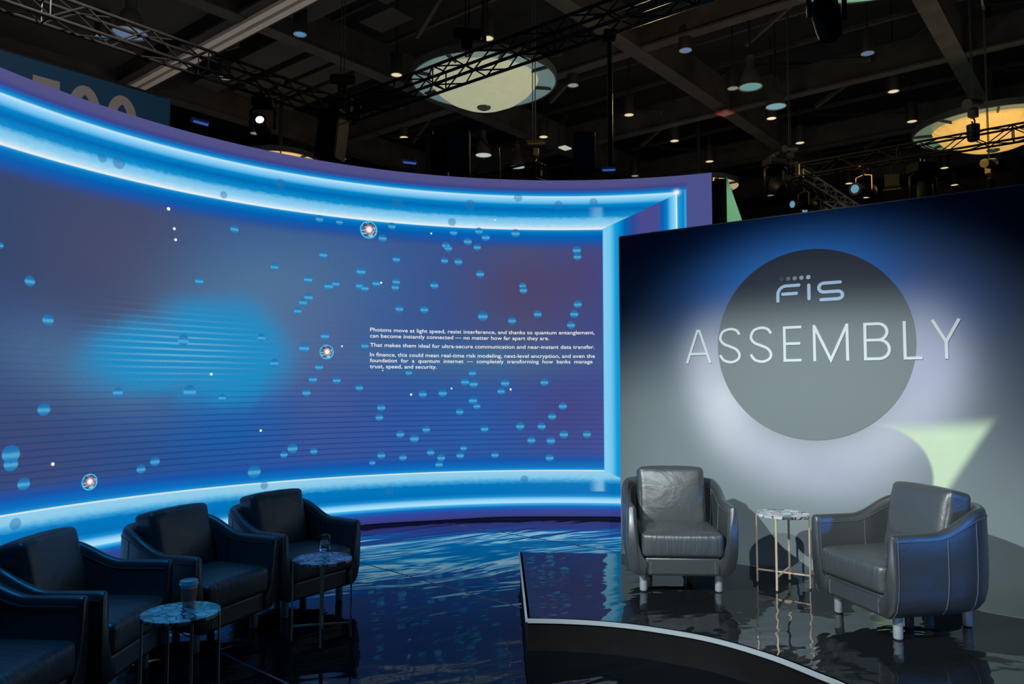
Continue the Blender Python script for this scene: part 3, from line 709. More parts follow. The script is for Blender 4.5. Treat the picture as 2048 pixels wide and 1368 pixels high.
    def rrect(hx, hz, r, y, ax='y'):
        pts = []
        for cx, cz, a0 in ((hx - r, hz - r, 0), (-hx + r, hz - r, 90), (-hx + r, -hz + r, 180), (hx - r, -hz + r, 270)):
            for k in range(5):
                a = math.radians(a0 + 22.5 * k); pts.append((cx + r * math.cos(a), y, cz + r * math.sin(a)) if ax == 'y' else (cx + r * math.cos(a), cz + r * math.sin(a), y))
        return pts
    cushion('seat_cushion', (.272, .30, .082), .030, (.006, .012, .016), M_seatl, Matrix.Translation((0, -.095, .328)), [rrect(.268, .296, .03, .066, 'z')], .004)
    # back cushion: slightly trapezoid, leaning back
    Mb = Matrix.Translation((0, .140, .582)) @ Matrix.Rotation(math.radians(-12), 4, 'X')
    cushion('back_cushion', (.238, .080, .212), .028, (.008, .030, .014), M_backl, Mb, [rrect(.231, .211, .035, -.052), rrect(.231, .211, .035, .052)], .007)
    for x_, y_ in ((-.255, -.285), (.255, -.285), (-.15, .275), (.15, .275)):
        lg_ = MB().lathe([(.021, .004), (.026, .010), (.0265, .135)], (x_, y_, 0), 20); lo = lg_.build('leg', M_leg, root, smooth=40)
        MB().lathe([(.022, 0), (.0225, .006)], (x_, y_, 0), 20).build('foot_glide', M_black, lo)
    MB().lathe([(.024, 0), (.024, .13)], (.095, -.075, 0), 16).build('support_leg', M_black, root, smooth=40, label='black centre support leg')
    return root
chair = make_chair()
R = math.radians
def place(o, x, y, z, rot, label):
    o.location = (x, y, z); o.rotation_euler = (0, 0, R(rot)); o['label'] = label; return o
def fmid(fx, fy, rot):
    """chair origin from the midpoint of its front legs"""
    a = R(rot); f = Vector((math.sin(a), -math.cos(a))); c = Vector((fx, fy)) - f * .285; return c.x, c.y
specs = [((1.157, 5.286), -3, SH + .0008, 'charcoal leather tub chair on the stage facing the audience, left of the gold-legged table'),
         ((2.085, 4.550), -77, SH + .0008, 'charcoal leather tub chair on the stage turned sideways, right of the gold-legged table'),
         ((-1.425, 5.535), 57, 0, 'dark tub chair behind the water glass, farthest of the four on the floor'),
         ((-1.798, 4.868), 68, 0, 'dark tub chair on the floor between the water glass table and the paper cup table'),
         ((-2.085, 4.130), 89, 0, 'dark tub chair on the floor directly behind the table with the paper cup'),
         ((-2.155, 3.37), 88, 0, 'dark tub chair cut off by the lower left corner, nearest on the floor')]
for i, (fm, rot, z_, lab) in enumerate(specs):
    o = chair if i == 0 else copy_tree(chair)
    x_, y_ = fmid(*fm, rot); place(o, x_, y_, z_, rot, lab)

# ------------------------------------------------------------------ side tables
m, nt, p = new_mat('pebble_marble'); X.nt = nt; M_marble = m
tc = nt.nodes.new('ShaderNodeTexCoord').outputs['Object']
vo = nt.nodes.new('ShaderNodeTexVoronoi'); vo.feature = 'DISTANCE_TO_EDGE'; vo.inputs['Scale'].default_value = 17; nt.links.new(tc, vo.inputs['Vector'])
vc = nt.nodes.new('ShaderNodeTexVoronoi'); vc.inputs['Scale'].default_value = 17; nt.links.new(tc, vc.inputs['Vector'])
sp = nt.nodes.new('ShaderNodeSeparateXYZ'); nt.links.new(vc.outputs['Color'], sp.inputs[0])
c = mixc(X(sp.outputs[0]), (.50, .55, .57), (.94, .97, .97)); c = mixc(sstep(X(sp.outputs[1]), .86, .9), c, (.10, .11, .12))
c = mixc(sstep(X(sp.outputs[2]), .90, .95), c, (.75, .55, .52))
c = mixc(sstep(X(vo.outputs['Distance']), .07, .03), c, (.03, .035, .04))
nt.links.new(c, p.inputs['Base Color']); p.inputs['Roughness'].default_value = .16
M_gold = pbr('rose_gold_metal', (.86, .62, .43), .32, .35)
def make_table():
    root = thing('side_table', (0, 0, 0), 0, '', 'side table', 'round stone-topped side tables')
    n = 72; rng = random.Random(3); rr = [.183 - .0035 * abs(math.sin(k * .9) * math.sin(k * 2.3 + 1)) - .001 * rng.random() for k in range(n)]
    pts = [(rr[k] * math.cos(2 * PI * k / n), rr[k] * math.sin(2 * PI * k / n)) for k in range(n)]
    MB().prism(pts, .490, .508).build('tabletop', M_marble, root, bevel=.002)
    for k in range(4):
        a = PI / 2 * k; x_, y_ = .180 * math.cos(a), .180 * math.sin(a)
        M = Matrix.Translation((x_, y_, 0)) @ Matrix.Rotation(a, 4, 'Z')
        lo = MB().box((0, 0, .255), (.010, .014, .490), M).build('leg', M_gold, root, bevel=.001)
        MB().box((0, 0, .005), (.010, .013, .010), M).build('foot_pad', M_black, lo)
    for k in range(2):
        a = PI / 2 * k; MB().box((0, 0, .097 + .0), (.355, .009, .012 if k == 0 else .011), Matrix.Rotation(a, 4, 'Z')).build('crossbar', M_gold, root)
    for k in range(2):
        MB().box((0, 0, .484), (.355, .010, .010), Matrix.Rotation(PI / 2 * k, 4, 'Z')).build('top_rail', M_gold, root)
    return root
table = make_table()
place(table, 1.905, 5.418, SH + .0008, 57, 'round stone-topped side table with rose gold legs between the two chairs on the stage')
t2 = copy_tree(table); place(t2, -1.198, 4.872, 0, 12, 'side table on the floor with a glass of water standing on it')
t3 = copy_tree(table); place(t3, -1.598, 3.735, 0, 6, 'side table on the floor at lower left with a paper coffee cup on it')
for t_, k_ in ((t2, 'wide_a'), (t3, 'wide_b')): t_.scale = (1, 1, 1)

# paper cup
TT = .508
cp = at(377, 1212, TT)
cup = thing('coffee_cup', cp, .3, 'white lidded paper coffee cup with a rust-coloured sleeve on the nearest side table', 'cup')
MB().lathe([(.0, .0), (.028, .0), (.029, .003), (.0405, .108), (.0385, .108), (.0275, .006), (.0, .006)], n=40).build('cup_body', pbr('white_paper', (.86, .88, .9), .6), cup, smooth=40)
MB().lathe([(.0325, .028), (.0337, .0285), (.0405, .088), (.0392, .0885), (.0325, .028)], n=40).build('sleeve', pbr('rust_card_sleeve', (.60, .26, .18), .75, noise=(60, .15)), cup, smooth=40)
MB().lathe([(.0415, .104), (.0455, .105), (.046, .110), (.043, .114), (.042, .124), (.040, .127), (.036, .126), (.034, .120), (.0, .120)], n=40).build('lid', pbr('white_plastic_lid', (.8, .83, .86), .35), cup, smooth=40)
MB().box((.028, 0, .1215), (.010, .004, .002)).build('sip_hole', M_dark, cup)
# water glass
gp = at(649, 1101, TT)
glass = thing('water_glass', gp, 0, 'clear tumbler of water on the side table in the middle left', 'glass')
M_glass = pbr('clear_glass', (1, 1, 1), .0, Transmission_Weight=1.0, IOR=1.45)
M_water = pbr('water', (.95, .98, 1), .0, Transmission_Weight=1.0, IOR=1.33)
MB().lathe([(.0, .0), (.033, .0), (.034, .003), (.037, .102), (.0362, .1035), (.0352, .102), (.0322, .011), (.0, .011)], n=40).build('tumbler', M_glass, glass, smooth=40)
MB().lathe([(.0, .0115), (.0319, .0115), (.0334, .048), (.0, .048)], n=40).build('water', M_water, glass, smooth=40)

# ------------------------------------------------------------------ the hall's ceiling
HR = math.atan2(HA.y, HA.x); HM = Matrix.Rotation(HR, 4, 'Z')       # local x along HA, local y along HB
def hbox(mb, a0, a1, b0, b1, z0, z1): return mb.box(((a0 + a1) / 2, (b0 + b1) / 2, (z0 + z1) / 2), (a1 - a0, b1 - b0, z1 - z0), HM)
DECK = 13.0
ceil = struct(hbox(MB(), -25, 75, -35, 50, DECK, DECK + .1).build('ceiling', M_deck))
for b in (-9.8, -3.17, 3.49, 10.15, 16.8, 23.4, 30.1):
    hbox(MB(), -6, 70, b - .23, b + .23, 10.6, 10.66).build('roof_beam', M_beam, ceil)
    hbox(MB(), -6, 70, b - .20, b + .20, 10.66, 11.55).build('roof_beam_web', M_beam, ceil)
for a in (-2, 4.4, 17.75, 23.66, 29.6, 35.5, 41.5):
    hbox(MB(), a - .17, a + .17, -30, 45, 10.62, 10.68).build('cross_beam', M_beam, ceil)
    hbox(MB(), a - .06, a + .06, -30, 45, 10.68, 11.5).build('cross_beam_web', M_beam, ceil)
for i, a in enumerate([x * 2.0 + 1.2 for x in range(0, 22)]):
    hbox(MB(), a - .05, a + .05, -28, 42, 12.0, 12.12).build('purlin', M_beam, ceil)
rnd = random.Random(4)
for b in (-6.5, .2, 6.8, 13.5, 20.1):      # sloping braces between the beams
    for a in (12.5, 18.6, 24.6, 30.6, 36.5):
        for sg in (-1, 1):
            p0 = hall(a, b - 2.9 * sg, 12.4); p1 = hall(a + 1.4 * sg, b + 1.2 * sg, 11.0)
            MB().bar(p0, p1, .10, .12).build('roof_brace', M_beam, ceil)
for a0, a1, b0, b1, z in ((2.5, 9.6, 12.0, 30, 10.95), (10.9, 12.2, 12.2, 14.0, 11), (10.9, 11.6, 14.0, 16.4, 11), (12.9, 13.7, 14.6, 15.9, 11.4), (11.9, 12.8, 17.2, 23.0, 11.2), (13.1, 13.7, 17.6, 22.6, 11.2), (13.9, 14.5, 17.6, 22.6, 11.2), (14.7, 15.3, 18.2, 22.6, 11.2), (12.4, 13.6, 9.5, 10.0, 11.3)):
    hbox(MB(), a0, a1, b0, b1, z, z + .06).build('ceiling_board', M_board, ceil)
hbox(MB(), 9.72, 10.60, 6, 30, 10.62, 10.7).build('strip_backing', M_board, ceil)
for a in (9.98, 10.26): hbox(MB(), a, a + .17, 11.6, 30, 10.52, 10.62).build('pale_strip', M_slat, ceil)

# ------------------------------------------------------------------ ceiling fixtures
M_can = pbr('black_can_housing', (.006, .006, .007), .6)
def tone(name, c, k=1.0): return pbr(name, (.05, .05, .05), .4, emit=lin(c), es=k)
LENS = {'warm': tone('warm_lens', (214, 196, 158)), 'gold': tone('gold_lens', (240, 214, 160), 1.1), 'dim': tone('dim_lens', (150, 148, 136)), 'blue': tone('blue_lens', (92, 118, 170)), 'cyan': tone('cyan_lens', (70, 140, 190))}
M_rim = pbr('can_rim', (.5, .48, .42), .4)
def can_light(x, y, kind, label, z=10.3, r=.15):
    p = at(x, y, z); t = thing('can_downlight', p, 0, label, 'ceiling light')
    MB().lathe([(r + .01, .0), (r + .025, .03), (r + .02, .62), (r * .5, .66), (.0, .66)], n=24, cap=(False, False)).build('housing', M_can, t, smooth=40)
    MB().lathe([(r - .006, -.004), (r + .014, -.004), (r + .014, .012), (r - .006, .012), (r - .006, -.004)], n=24).build('rim_ring', M_rim, t)
    MB().lathe([(0, .010), (r, .010)], n=24).build('lens', LENS[kind], t)
    if kind in ('blue', 'cyan', 'dim'):
        f = MB()
        for k in (-2, -1, 0, 1, 2): f.box((k * r * .34, 0, .004), (.010, 2 * r * math.sqrt(max(.05, 1 - (k * .34) ** 2)) * .98, .012))
        f.build('louvre', M_dark if kind == 'dim' else pbr('louvre_silver', (.4, .42, .45), .3, .6), t)
    MB().tube((0, 0, .64), (0, 0, DECK - z), .02, 8).build('stem', M_can, t)
    return t
for x, y, k, lab in (
    (600, 69, 'cyan', 'blue-lit can downlight near the pale ceiling stripes at the upper left'),
    (975, 77, 'warm', 'warm can downlight straight above the big pale dome, near the top edge'),
    (793, 150, 'warm', 'warm can downlight just left of the big pale dome'),
    (1146, 171, 'dim', 'dim ribbed can downlight just right of the big pale dome'),
    (1258, 230, 'warm', 'warm can downlight right of the tall thin pole, nearest to it'),
    (808, 275, 'warm', 'warm can downlight over the sagging cable, above the post on the video wall'),
    (1087, 274, 'warm', 'warm can downlight beside the gold-lit chain hoist below the big pale dome'),
    (1349, 282, 'warm', 'warm can downlight between the tall thin pole and the long diagonal beam'),
    (1371, 101, 'blue', 'bluish can downlight in the dark bay above the long diagonal beam'),
    (1735, 107, 'blue', 'bluish can downlight below the green dome cut off by the top edge'),
    (1787, 183, 'warm', 'warm can downlight left of the thick beam at the upper right'),
    (1824, 243, 'warm', 'warm can downlight directly above left of the amber dome on the right'),
    (1600, 286, 'warm', 'warm can downlight right of the long diagonal beam, above the right truss'),
    (1543, 237, 'gold', 'brightest gold can downlight, just under the lower bell lamp'),
    (1419, 323, 'warm', 'warm can downlight above the far right end of the video wall'),
    (1466, 177, 'dim', 'small dim can downlight touching the upper bell lamp'),
    (449, 156, 'dim', 'dim can downlight half hidden behind the left truss'),
    (205, 74, 'cyan', 'blue-lit can downlight behind the left truss near the upper left corner'),
    (510, 267, 'dim', 'dim can downlight just below the shining moving spotlight'),
    (684, 318, 'dim', 'dim can downlight peeking over the video wall below the left speaker'),
    (1270, 352, 'dim', 'small dim can downlight just over the video wall, right of the tall thin pole'),
    (1889, 336, 'warm', 'warm can downlight right of the hanging moving head, below the amber dome'),
    (1909, 370, 'warm', 'warm can downlight low above the backdrop wall at the right, below another'),
    (1698, 367, 'warm', 'warm can downlight just above the spotlight with the bluish lens'),
    (1733, 395, 'warm', 'warm can downlight nearest the top edge of the backdrop wall'),
    (1541, 391, 'dim', 'dim can downlight low on the left of the right truss corner')):
    can_light(x, y, k, lab)
M_bell = pbr('dull_bell_shade', (.045, .05, .05), .5, noise=(4, .2)); 
def bell(x, y, label, r, c, z=9.5):
    t = thing('bell_lamp', at(x, y, z), 0, label, 'pendant lamp')
    MB().lathe([(r, .0), (r * .97, .06), (r * .80, .30), (r * .48, .52), (r * .34, .58), (r * .34, .85), (.0, .86)], n=32, cap=(False, False)).build('shade', M_bell, t, smooth=40)
    MB().lathe([(r * .97, .004), (r * 1.02, .0), (r * 1.03, .012), (r * .97, .004)], n=32).build('rim', M_rim, t)
    MB().lathe([(r * .96, .02), (r * .78, .10), (r * .2, .16), (0, .16)], n=32).build('reflector', tone('bell_inner_' + label[:9], c), t, smooth=True)
    MB().tube((0, 0, .85), (0, 0, DECK - z), .03, 8).build('stem', M_can, t)
bell(1501, 175, 'large bell-shaped pendant lamp right of the diagonal beam, upper of two', .30, (90, 140, 134))
bell(1552, 214, 'wide bell-shaped pendant lamp just above the brightest gold downlight', .28, (110, 150, 158))
bell(967, 311, 'bell-shaped pendant lamp beside the middle speaker, under the big pale dome', .28, (176, 190, 176))
bell(1035, 335, 'low bell-shaped pendant lamp left of the gold-lit chain hoist', .27, (150, 168, 158))
bell(260, 68, 'pendant lamp half hidden behind the left truss at the upper left', .36, (84, 104, 136))

def dome(x, y, label, r, bowl_c, canopy_glow, z=9.0, warm=False):
    t = thing('dome_chandelier', at(x, y, z), HR, label, 'chandelier')
    m, nt, p = new_mat('dome_bowl_' + label[:6]); X.nt = nt; tc = nt.nodes.new('ShaderNodeTexCoord').outputs['Object']
    n1 = noise(tc, 1.4, 3, .6, 3.0)
    cc = mixc(sstep(n1, .35, .65) * (.5 if warm else .15), lin(bowl_c), lin(tuple(v * .80 for v in bowl_c)))
    p.inputs['Base Color'].default_value = rgba(tuple(v * .5 for v in lin(bowl_c))); nt.links.new(cc, p.inputs['Emission Color']); p.inputs['Emission Strength'].default_value = .92
    rb = r * .76
    MB().lathe([(rb, .02), (rb * .97, -.06), (rb * .86, -.24), (rb * .68, -.42), (rb * .45, -.56), (rb * .2, -.63), (0, -.645)], n=64).build('glass_bowl', m, t, smooth=True)
    MB().lathe([(rb * .5, .16), (r * .995, .04), (r, -.02), (r * 1.012, -.02), (r * 1.012, .14), (rb * .5, .30)], n=64, cap=(False, True)).build('canopy', tone('canopy_' + label[:6], canopy_glow), t, smooth=35)  # canopy emission stands in for the bowl's light falling on it
    MB().lathe([(r * 1.0, -.03), (r * 1.022, -.03), (r * 1.022, .15), (r * 1.0, .15), (r * 1.0, -.03)], n=64).build('canopy_rim', pbr('canopy_rim_dark', (.03, .045, .045), .6), t)
    for k in range(8):
        a = PI / 4 * k + .2; MB().bar((rb * .97 * math.cos(a), rb * .97 * math.sin(a), .0), (r * 1.02 * math.cos(a), r * 1.02 * math.sin(a), .03), .05, .07).build('strut', M_black, t)
    MB().lathe([(.0, -.70), (.10, -.70), (.16, -.67), (.17, -.64), (.0, -.62)], n=24).build('finial', pbr('finial_bronze', (.05, .07, .10), .4, .4), t, smooth=40)
    MB().tube((0, 0, .2), (0, 0, DECK - z), .06, 10).build('stem', M_can, t)
dome(968, 163, 'big pale unlit-looking dome chandelier with dark finial, crossed by the truss at top centre', 1.74, (162, 165, 136), (84, 108, 106))
dome(1985, 256, 'amber glowing dome chandelier behind the truss at the right edge', 2.02, (226, 178, 92), (82, 104, 84), warm=True)
dome(561, 322, 'amber dome chandelier half hidden behind the left part of the video wall', 1.2, (236, 196, 128), (190, 156, 96), warm=True)
dome(1398, 374, 'amber dome chandelier peeking over the right end of the video wall', 1.42, (236, 200, 130), (170, 150, 110), warm=True)
dome(1757, -98, 'green-tinted dome chandelier of which only the rim shows at the top edge', 1.74, (120, 160, 130), (96, 140, 112))

# ------------------------------------------------------------------ trusses
def truss(p0, p1, label, w=.29, step=.42):
    p0, p1 = Vector(p0), Vector(p1); d = (p1 - p0); L = d.length; t = thing('box_truss', p0, math.atan2(d.y, d.x), label, 'truss')
    for y in (-w / 2, w / 2):
        for z in (-w / 2, w / 2): MB().tube((0, y, z), (L, y, z), .024, 8).build('chord', M_truss, t, smooth=40)
    br = MB(); n = int(L / step)
    for i in range(n):
        x0, x1 = i * step, (i + 1) * step; f = i % 2
        for y in (-w / 2, w / 2): br.tube((x0, y, -w / 2 if f else w / 2), (x1, y, w / 2 if f else -w / 2), .012, 6, cap=False)
        for z in (-w / 2, w / 2): br.tube((x0, -w / 2 if f else w / 2, z), (x1, w / 2 if f else -w / 2, z), .012, 6, cap=False)
        if i % 5 == 0:
            for q in range(4): br.tube((x0, (-w / 2, w / 2, w / 2, -w / 2)[q], (-w / 2, -w / 2, w / 2, w / 2)[q]), (x0, (w / 2, w / 2, -w / 2, -w / 2)[q], (-w / 2, w / 2, w / 2, -w / 2)[q]), .012, 6, cap=False)
    o = br.build('lattice', M_truss, t, smooth=40)
    for x in (0.02, L - .02):
        for y in (-w / 2, w / 2): MB().tube((x, y, -w / 2), (x, y, w / 2), .018, 6).build('end_post', M_truss, t)
    return t
TZ = 6.34
corner = at(690, 224, TZ)
truss(corner - HA * 11.0, corner - HA * .20, 'long black lighting truss crossing the upper left towards the speaker')
truss(corner - HB * .20, corner - HB * 11.5, 'long black lighting truss crossing in front of the big pale dome')
TZ2 = 6.64
cor2 = at(1585, 345, TZ2)
truss(cor2 - HB * .20, cor2 - HB * 9.0, 'black lighting truss along the right, crossing the amber dome')
truss(cor2 + HA * .20, cor2 + HA * 5.5, 'short black truss running back from the right corner, behind the backdrop wall')
q = at(1068, 318, 5.75) - Vector((0, 0, .26)) - HB * .15; truss(q, q + HB * 2.2, 'small truss below the gold-lit hoist, dipping behind the video wall')
for p_, lab in ((corner, 'black truss corner block above the left speaker'), (cor2, 'black truss corner block at the left end of the right truss')):
    t = thing('truss_corner', p_, HR, lab, 'truss corner')
    for y in (-.16, .16):
        for z in (-.16, .16):
            MB().tube((-.17, y, z), (.17, y, z), .026, 8).build('corner_tube', M_truss, t); 
            MB().tube((y, -.17, z), (y, .17, z), .026, 8).build('corner_tube', M_truss, t)
    for y in (-.16, .16):
        for x in (-.16, .16): MB().tube((x, y, -.17), (x, y, .17), .026, 8).build('corner_tube', M_truss, t)

# ------------------------------------------------------------------ hoists, speakers and spotlights
M_hoist = pbr('amber_light_tint_hoist', (.50, .36, .16), .35, .6)  # gold base colour stands in for amber light on the metal
def hoist(p, label, mat=M_black, s=1.0, chain=True, bag=True, sling=True):
    t = thing('chain_hoist', p, .6, label, 'chain hoist')
    MB().tube((-.20 * s, 0, .22 * s), (.20 * s, 0, .30 * s), .085 * s, 16).build('motor', mat, t, smooth=40)
    MB().box((0, 0, .12 * s), (.14 * s, .12 * s, .16 * s)).build('gearbox', mat, t, bevel=.01)
    MB().path([(0, 0, .04), (.05 * s, 0, .0), (.04 * s, 0, -.07 * s), (-.02 * s, 0, -.09 * s), (-.05 * s, 0, -.04 * s)], .014 * s, 8).build('hook', mat, t, smooth=True)
    if bag: MB().lathe([(.07 * s, -.32 * s), (.09 * s, -.30 * s), (.10 * s, -.05 * s), (.085 * s, -.05 * s)], (.12 * s, .06 * s, 0), 12).build('chain_bag', M_black, t, smooth=40)
    if chain:
        c = MB()
        for dx in (-.03, .03): c.tube((dx, 0, .30 * s), (dx, 0, 10.6 - p.z), .010, 6)
        c.build('lift_chain', M_steel if mat is M_hoist else M_truss, t)
    if sling: MB().bar((0, 0, 10.52 - p.z), (-.22, 0, 11.3 - p.z), .05, .03).build('beam_sling', pbr('tan_sling', (.26, .2, .12), .8), t)
    return t
hoist(at(1068, 318, 5.75), 'gold-lit chain hoist hanging below the big pale dome', M_hoist, 1.0)
hoist(at(1979, 352, 6.5), 'gold-lit chain hoist below the amber dome at the right', M_hoist, 1.2)
hoist(corner + Vector((-.05, 0, .32)), 'dark chain hoist on the truss corner at the upper left')
hoist(along(cor2, -HB, 1948) + Vector((0, 0, .44)), 'dark chain hoist silhouetted against the amber dome', s=1.25, sling=False)
hoist(cor2 + Vector((-.05, .0, .32)), 'dark chain hoist above the corner of the right truss', sling=False)
hoist(along(corner, -HB, 934) + Vector((0, 0, .27)), 'dark chain hoist and clamp on the truss in front of the big pale dome', s=1.0, bag=False)

M_speaker = pbr('navy_black_speaker', (.03, .05, .08), .5)
M_grille = pbr('speaker_grille', (.03, .08, .14), .45, .1, bump=(160, .6, .002))
def speaker(p, rz, tilt, w, h, d, label, poles):
    t = thing('hanging_speaker', p, rz, label, 'speaker'); M = Matrix.Rotation(tilt, 4, 'Y')
    MB().prism([(-w / 2, -d / 2), (w / 2, -d / 2), (w * .36, d / 2), (-w * .36, d / 2)], -h / 2, h / 2, M).build('cabinet', M_speaker, t, bevel=.012)
    MB().box((0, -d / 2 - .008, 0), (w * .94, .014, h * .95), M).build('grille', M_grille, t, bevel=.004)
    for z in (-h / 2, h / 2): MB().box((0, 0, z + math.copysign(.006, z)), (w * .5, .06, .012), M).build('fly_plate', M_steel, t)
    MB().lathe([(0, 0), (.012, 0), (.012, .004), (0, .004)], M=M @ Matrix.Translation((0, -d / 2 - .016, -h * .38)) @ Matrix.Rotation(PI / 2, 4, 'X'), n=16).build('badge', M_steel, t)
    if poles == 'up':
        MB().bar((0, 0, h / 2), (0, 0, TZ - .15 - p.z), .04, .04).build('hanging_bar', M_black, t)
    else:
        f = MB()
        for x in (-.05, .05): f.tube((x, .02, -h / 2), (x, .02, -h / 2 - poles), .016, 8)
        f.build('support_pole', M_steel, t)
    return t
sp1 = along(corner, -HA, 668); sp1.z = atY(668, 272, sp1.y).z; speaker(sp1, -.35, math.radians(7), .42, .84, .40, 'left dark loudspeaker hanging tilted below the truss corner', 'up')
sp2 = atY(921, 308, 10.2); speaker(sp2, -.10, 0, .31, .57, .34, 'middle dark loudspeaker above the video wall, beside the tall post', sp2.z - .285)
sp3 = atY(1165, 311, 10.1); speaker(sp3, .05, 0, .30, .55, .34, 'right dark loudspeaker standing on two poles behind the video wall', sp3.z - .275)

M_lensw = tone('white_hot_lens', (235, 250, 255), 7.0); M_lensb = tone('blue_glass_lens', (92, 140, 170)); M_lensg = pbr('dark_green_glass', (.01, .03, .028), .08)
def moving_head(p, rz, tilt, label, s=1.0, lens=None, lr=.084):
    t = thing('moving_head_light', p, rz, label, 'stage light')
    MB().box((0, 0, .10 * s), (.30 * s, .22 * s, .12 * s)).build('base', M_black, t, bevel=.015)
    MB().tube((0, 0, .16 * s), (0, 0, .24 * s), .03 * s, 10).box((0, 0, .235 * s), (.05, .36, .03)).build('clamp', M_truss, t)
    MB().path([(-.17 * s, 0, -.28 * s), (-.18 * s, 0, -.02 * s), (-.10 * s, 0, .035 * s), (.10 * s, 0, .035 * s), (.18 * s, 0, -.02 * s), (.17 * s, 0, -.28 * s)], .024 * s, 8).build('yoke', M_truss, t, smooth=True)
    M = Matrix.Translation((0, 0, -.27 * s)) @ Matrix.Rotation(tilt, 4, 'X')
    h = MB().lathe([(0, -.20), (.08, -.20), (.115, -.15), (.12, .0), (.105, .16), (.095, .20), (.085, .20)], M=M @ Matrix.Scale(s, 4), n=28).build('head', M_black, t, smooth=40)
    MB().lathe([(0, .203), (lr, .203)], M=M @ Matrix.Scale(s, 4), n=28).build('lens', lens or M_lensb, h)
    return t
def ellipsoidal(p, rz, tilt, label, s=1.0, lens=None):
    t = thing('profile_spotlight', p, rz, label, 'stage light')
    MB().path([(-.12 * s, 0, -.10 * s), (-.12 * s, 0, .14 * s), (0, 0, .17 * s), (.12 * s, 0, .14 * s), (.12 * s, 0, -.10 * s)], .012 * s, 6).build('yoke', M_hoist, t)
    MB().tube((0, 0, .16 * s), (0, 0, .28 * s), .018 * s, 8).box((0, 0, .275 * s), (.05, .36, .03)).build('clamp', M_truss, t)
    M = Matrix.Translation((0, 0, -.06 * s)) @ Matrix.Rotation(tilt, 4, 'X') @ Matrix.Scale(s, 4)
    h = MB().lathe([(0, -.28), (.07, -.27), (.10, -.20), (.10, -.02), (.07, .02), (.075, .20), (.095, .22), (.095, .28), (.080, .28)], M=M, n=24).build('barrel', M_black, t, smooth=40)
    MB().lathe([(0, .283), (.062, .283)], M=M, n=24).build('lens', lens or M_lensb, h)
    return t
mh = along(corner, -HA, 527); mh.z = TZ - .17 - .24 * 1.05; moving_head(mh, 0.1, math.radians(74), 'moving head spotlight shining white on the left truss', 1.05, M_lensw, lr=.058)
moving_head(cor2 + Vector((-.46, -.1, .05)), .3, math.radians(-60), 'dark moving head standing up at the right truss corner', 1.5, M_lensg)
moving_head(along(cor2, -HB, 1843) + Vector((0, 0, -.17 - .24 * 1.7)), .2, math.radians(180), 'large dark moving head hanging from the right truss, pointing down', 1.7, M_white)
ellipsoidal(along(cor2, -HB, 1727) + Vector((0, 0, -.17 - .28 * 1.5)), -.9, math.radians(96), 'profile spotlight with a bluish lens hanging midway along the right truss', 1.5)
ellipsoidal(along(cor2, HA, 1606) + Vector((0, 0, -.17 - .28 * 1.35)), -1.1, math.radians(96), 'profile spotlight with a bluish lens under the right truss corner, upper of two', 1.35)
ellipsoidal(along(cor2, HA, 1630) + Vector((0, 0, -.17 - .28 * 1.35)), -1.1, math.radians(96), 'profile spotlight with a bluish lens just above the backdrop wall, lower of two', 1.35)
moving_head(at(1652, -24, 6.0), .2, math.radians(165), 'moving head with a glinting dark glass cut off by the top edge', 1.25, M_lensg)
t = thing('control_box', along(cor2, -HB, 1782) + Vector((0, 0, -.17 - .40)), -.5, 'dull brown square box hanging from the right truss', 'box')
MB().box((0, 0, 0), (.28, .12, .28)).build('case', pbr('brown_case', (.10, .075, .035), .6), t, bevel=.01); MB().box((0, 0, -.2), (.34, .14, .03)).build('bracket', M_hoist, t)
MB().tube((0, 0, .14), (0, 0, .40), .015, 6).build('hanger', M_truss, t)

# small floodlights standing on top of the video wall
def led_s(x, y):
    r = ray(x, y); o = Vector((-SCX, CAM_Z * 0 - SCY)); d = Vector((r.x, r.y)); A = d.dot(d); B = 2 * o.dot(d); C = o.dot(o) - SR * SR
    k = (-B + math.sqrt(B * B - 4 * A * C)) / (2 * A); px, py = r.x * k, r.y * k
    return math.atan2(px - SCX, py - SCY) * SR
for x, y, lab in ((398, 268, 'small floodlight with a blue-lit face on the left part of the video wall top'), (818, 345, 'small floodlight with a blue-lit face on the video wall top, left of the tall post'), (1218, 357, 'small floodlight on the video wall top, just left of the tall thin pole')):
    ss = led_s(x, y); p_ = scr(ss, S_TOP, -.05); t = thing('wall_top_floodlight', p_, -ss / SR, lab, 'floodlight')
    MB().box((0, -.02, .14), (.17, .06, .055), Matrix.Rotation(.25, 4, 'X')).build('lamp_head', pbr('blue_white_housing', (.25, .32, .5), .4), t, bevel=.006)
    MB().box((0, -.055, .125), (.15, .008, .022), Matrix.Rotation(.25, 4, 'X')).build('lit_face', tone('flood_face', (56, 84, 160)), t)
    MB().bar((0.02, 0, 0), (0.03, 0, .12), .02, .02).build('stand', M_black, t); MB().box((.05, 0, .03), (.09, .07, .06)).build('power_box', M_black, t, bevel=.005)
    MB().path([(.03, 0, .12), (.05, .01, .20), (.10, .02, .16), (.12, .02, .04)], .006, 6).build('lead', M_black, t)

# ------------------------------------------------------------------ other things beyond the screen
pp = atY(1219, 70, 9.95)
t = thing('truss_pole', (pp.x, pp.y, 0), 0, 'tall thin dark pole rising behind the video wall up to the truss', 'pole')
MB().tube((0, 0, 0), (0, 0, pp.z), .035, 10).build('pole', M_truss, t, smooth=40); MB().box((0, 0, pp.z), (.16, .16, .10)).build('clamp', M_black, t)
MB().tube((0, 0, 0), (0, 0, .02), .25, 20).build('foot', M_black, t)
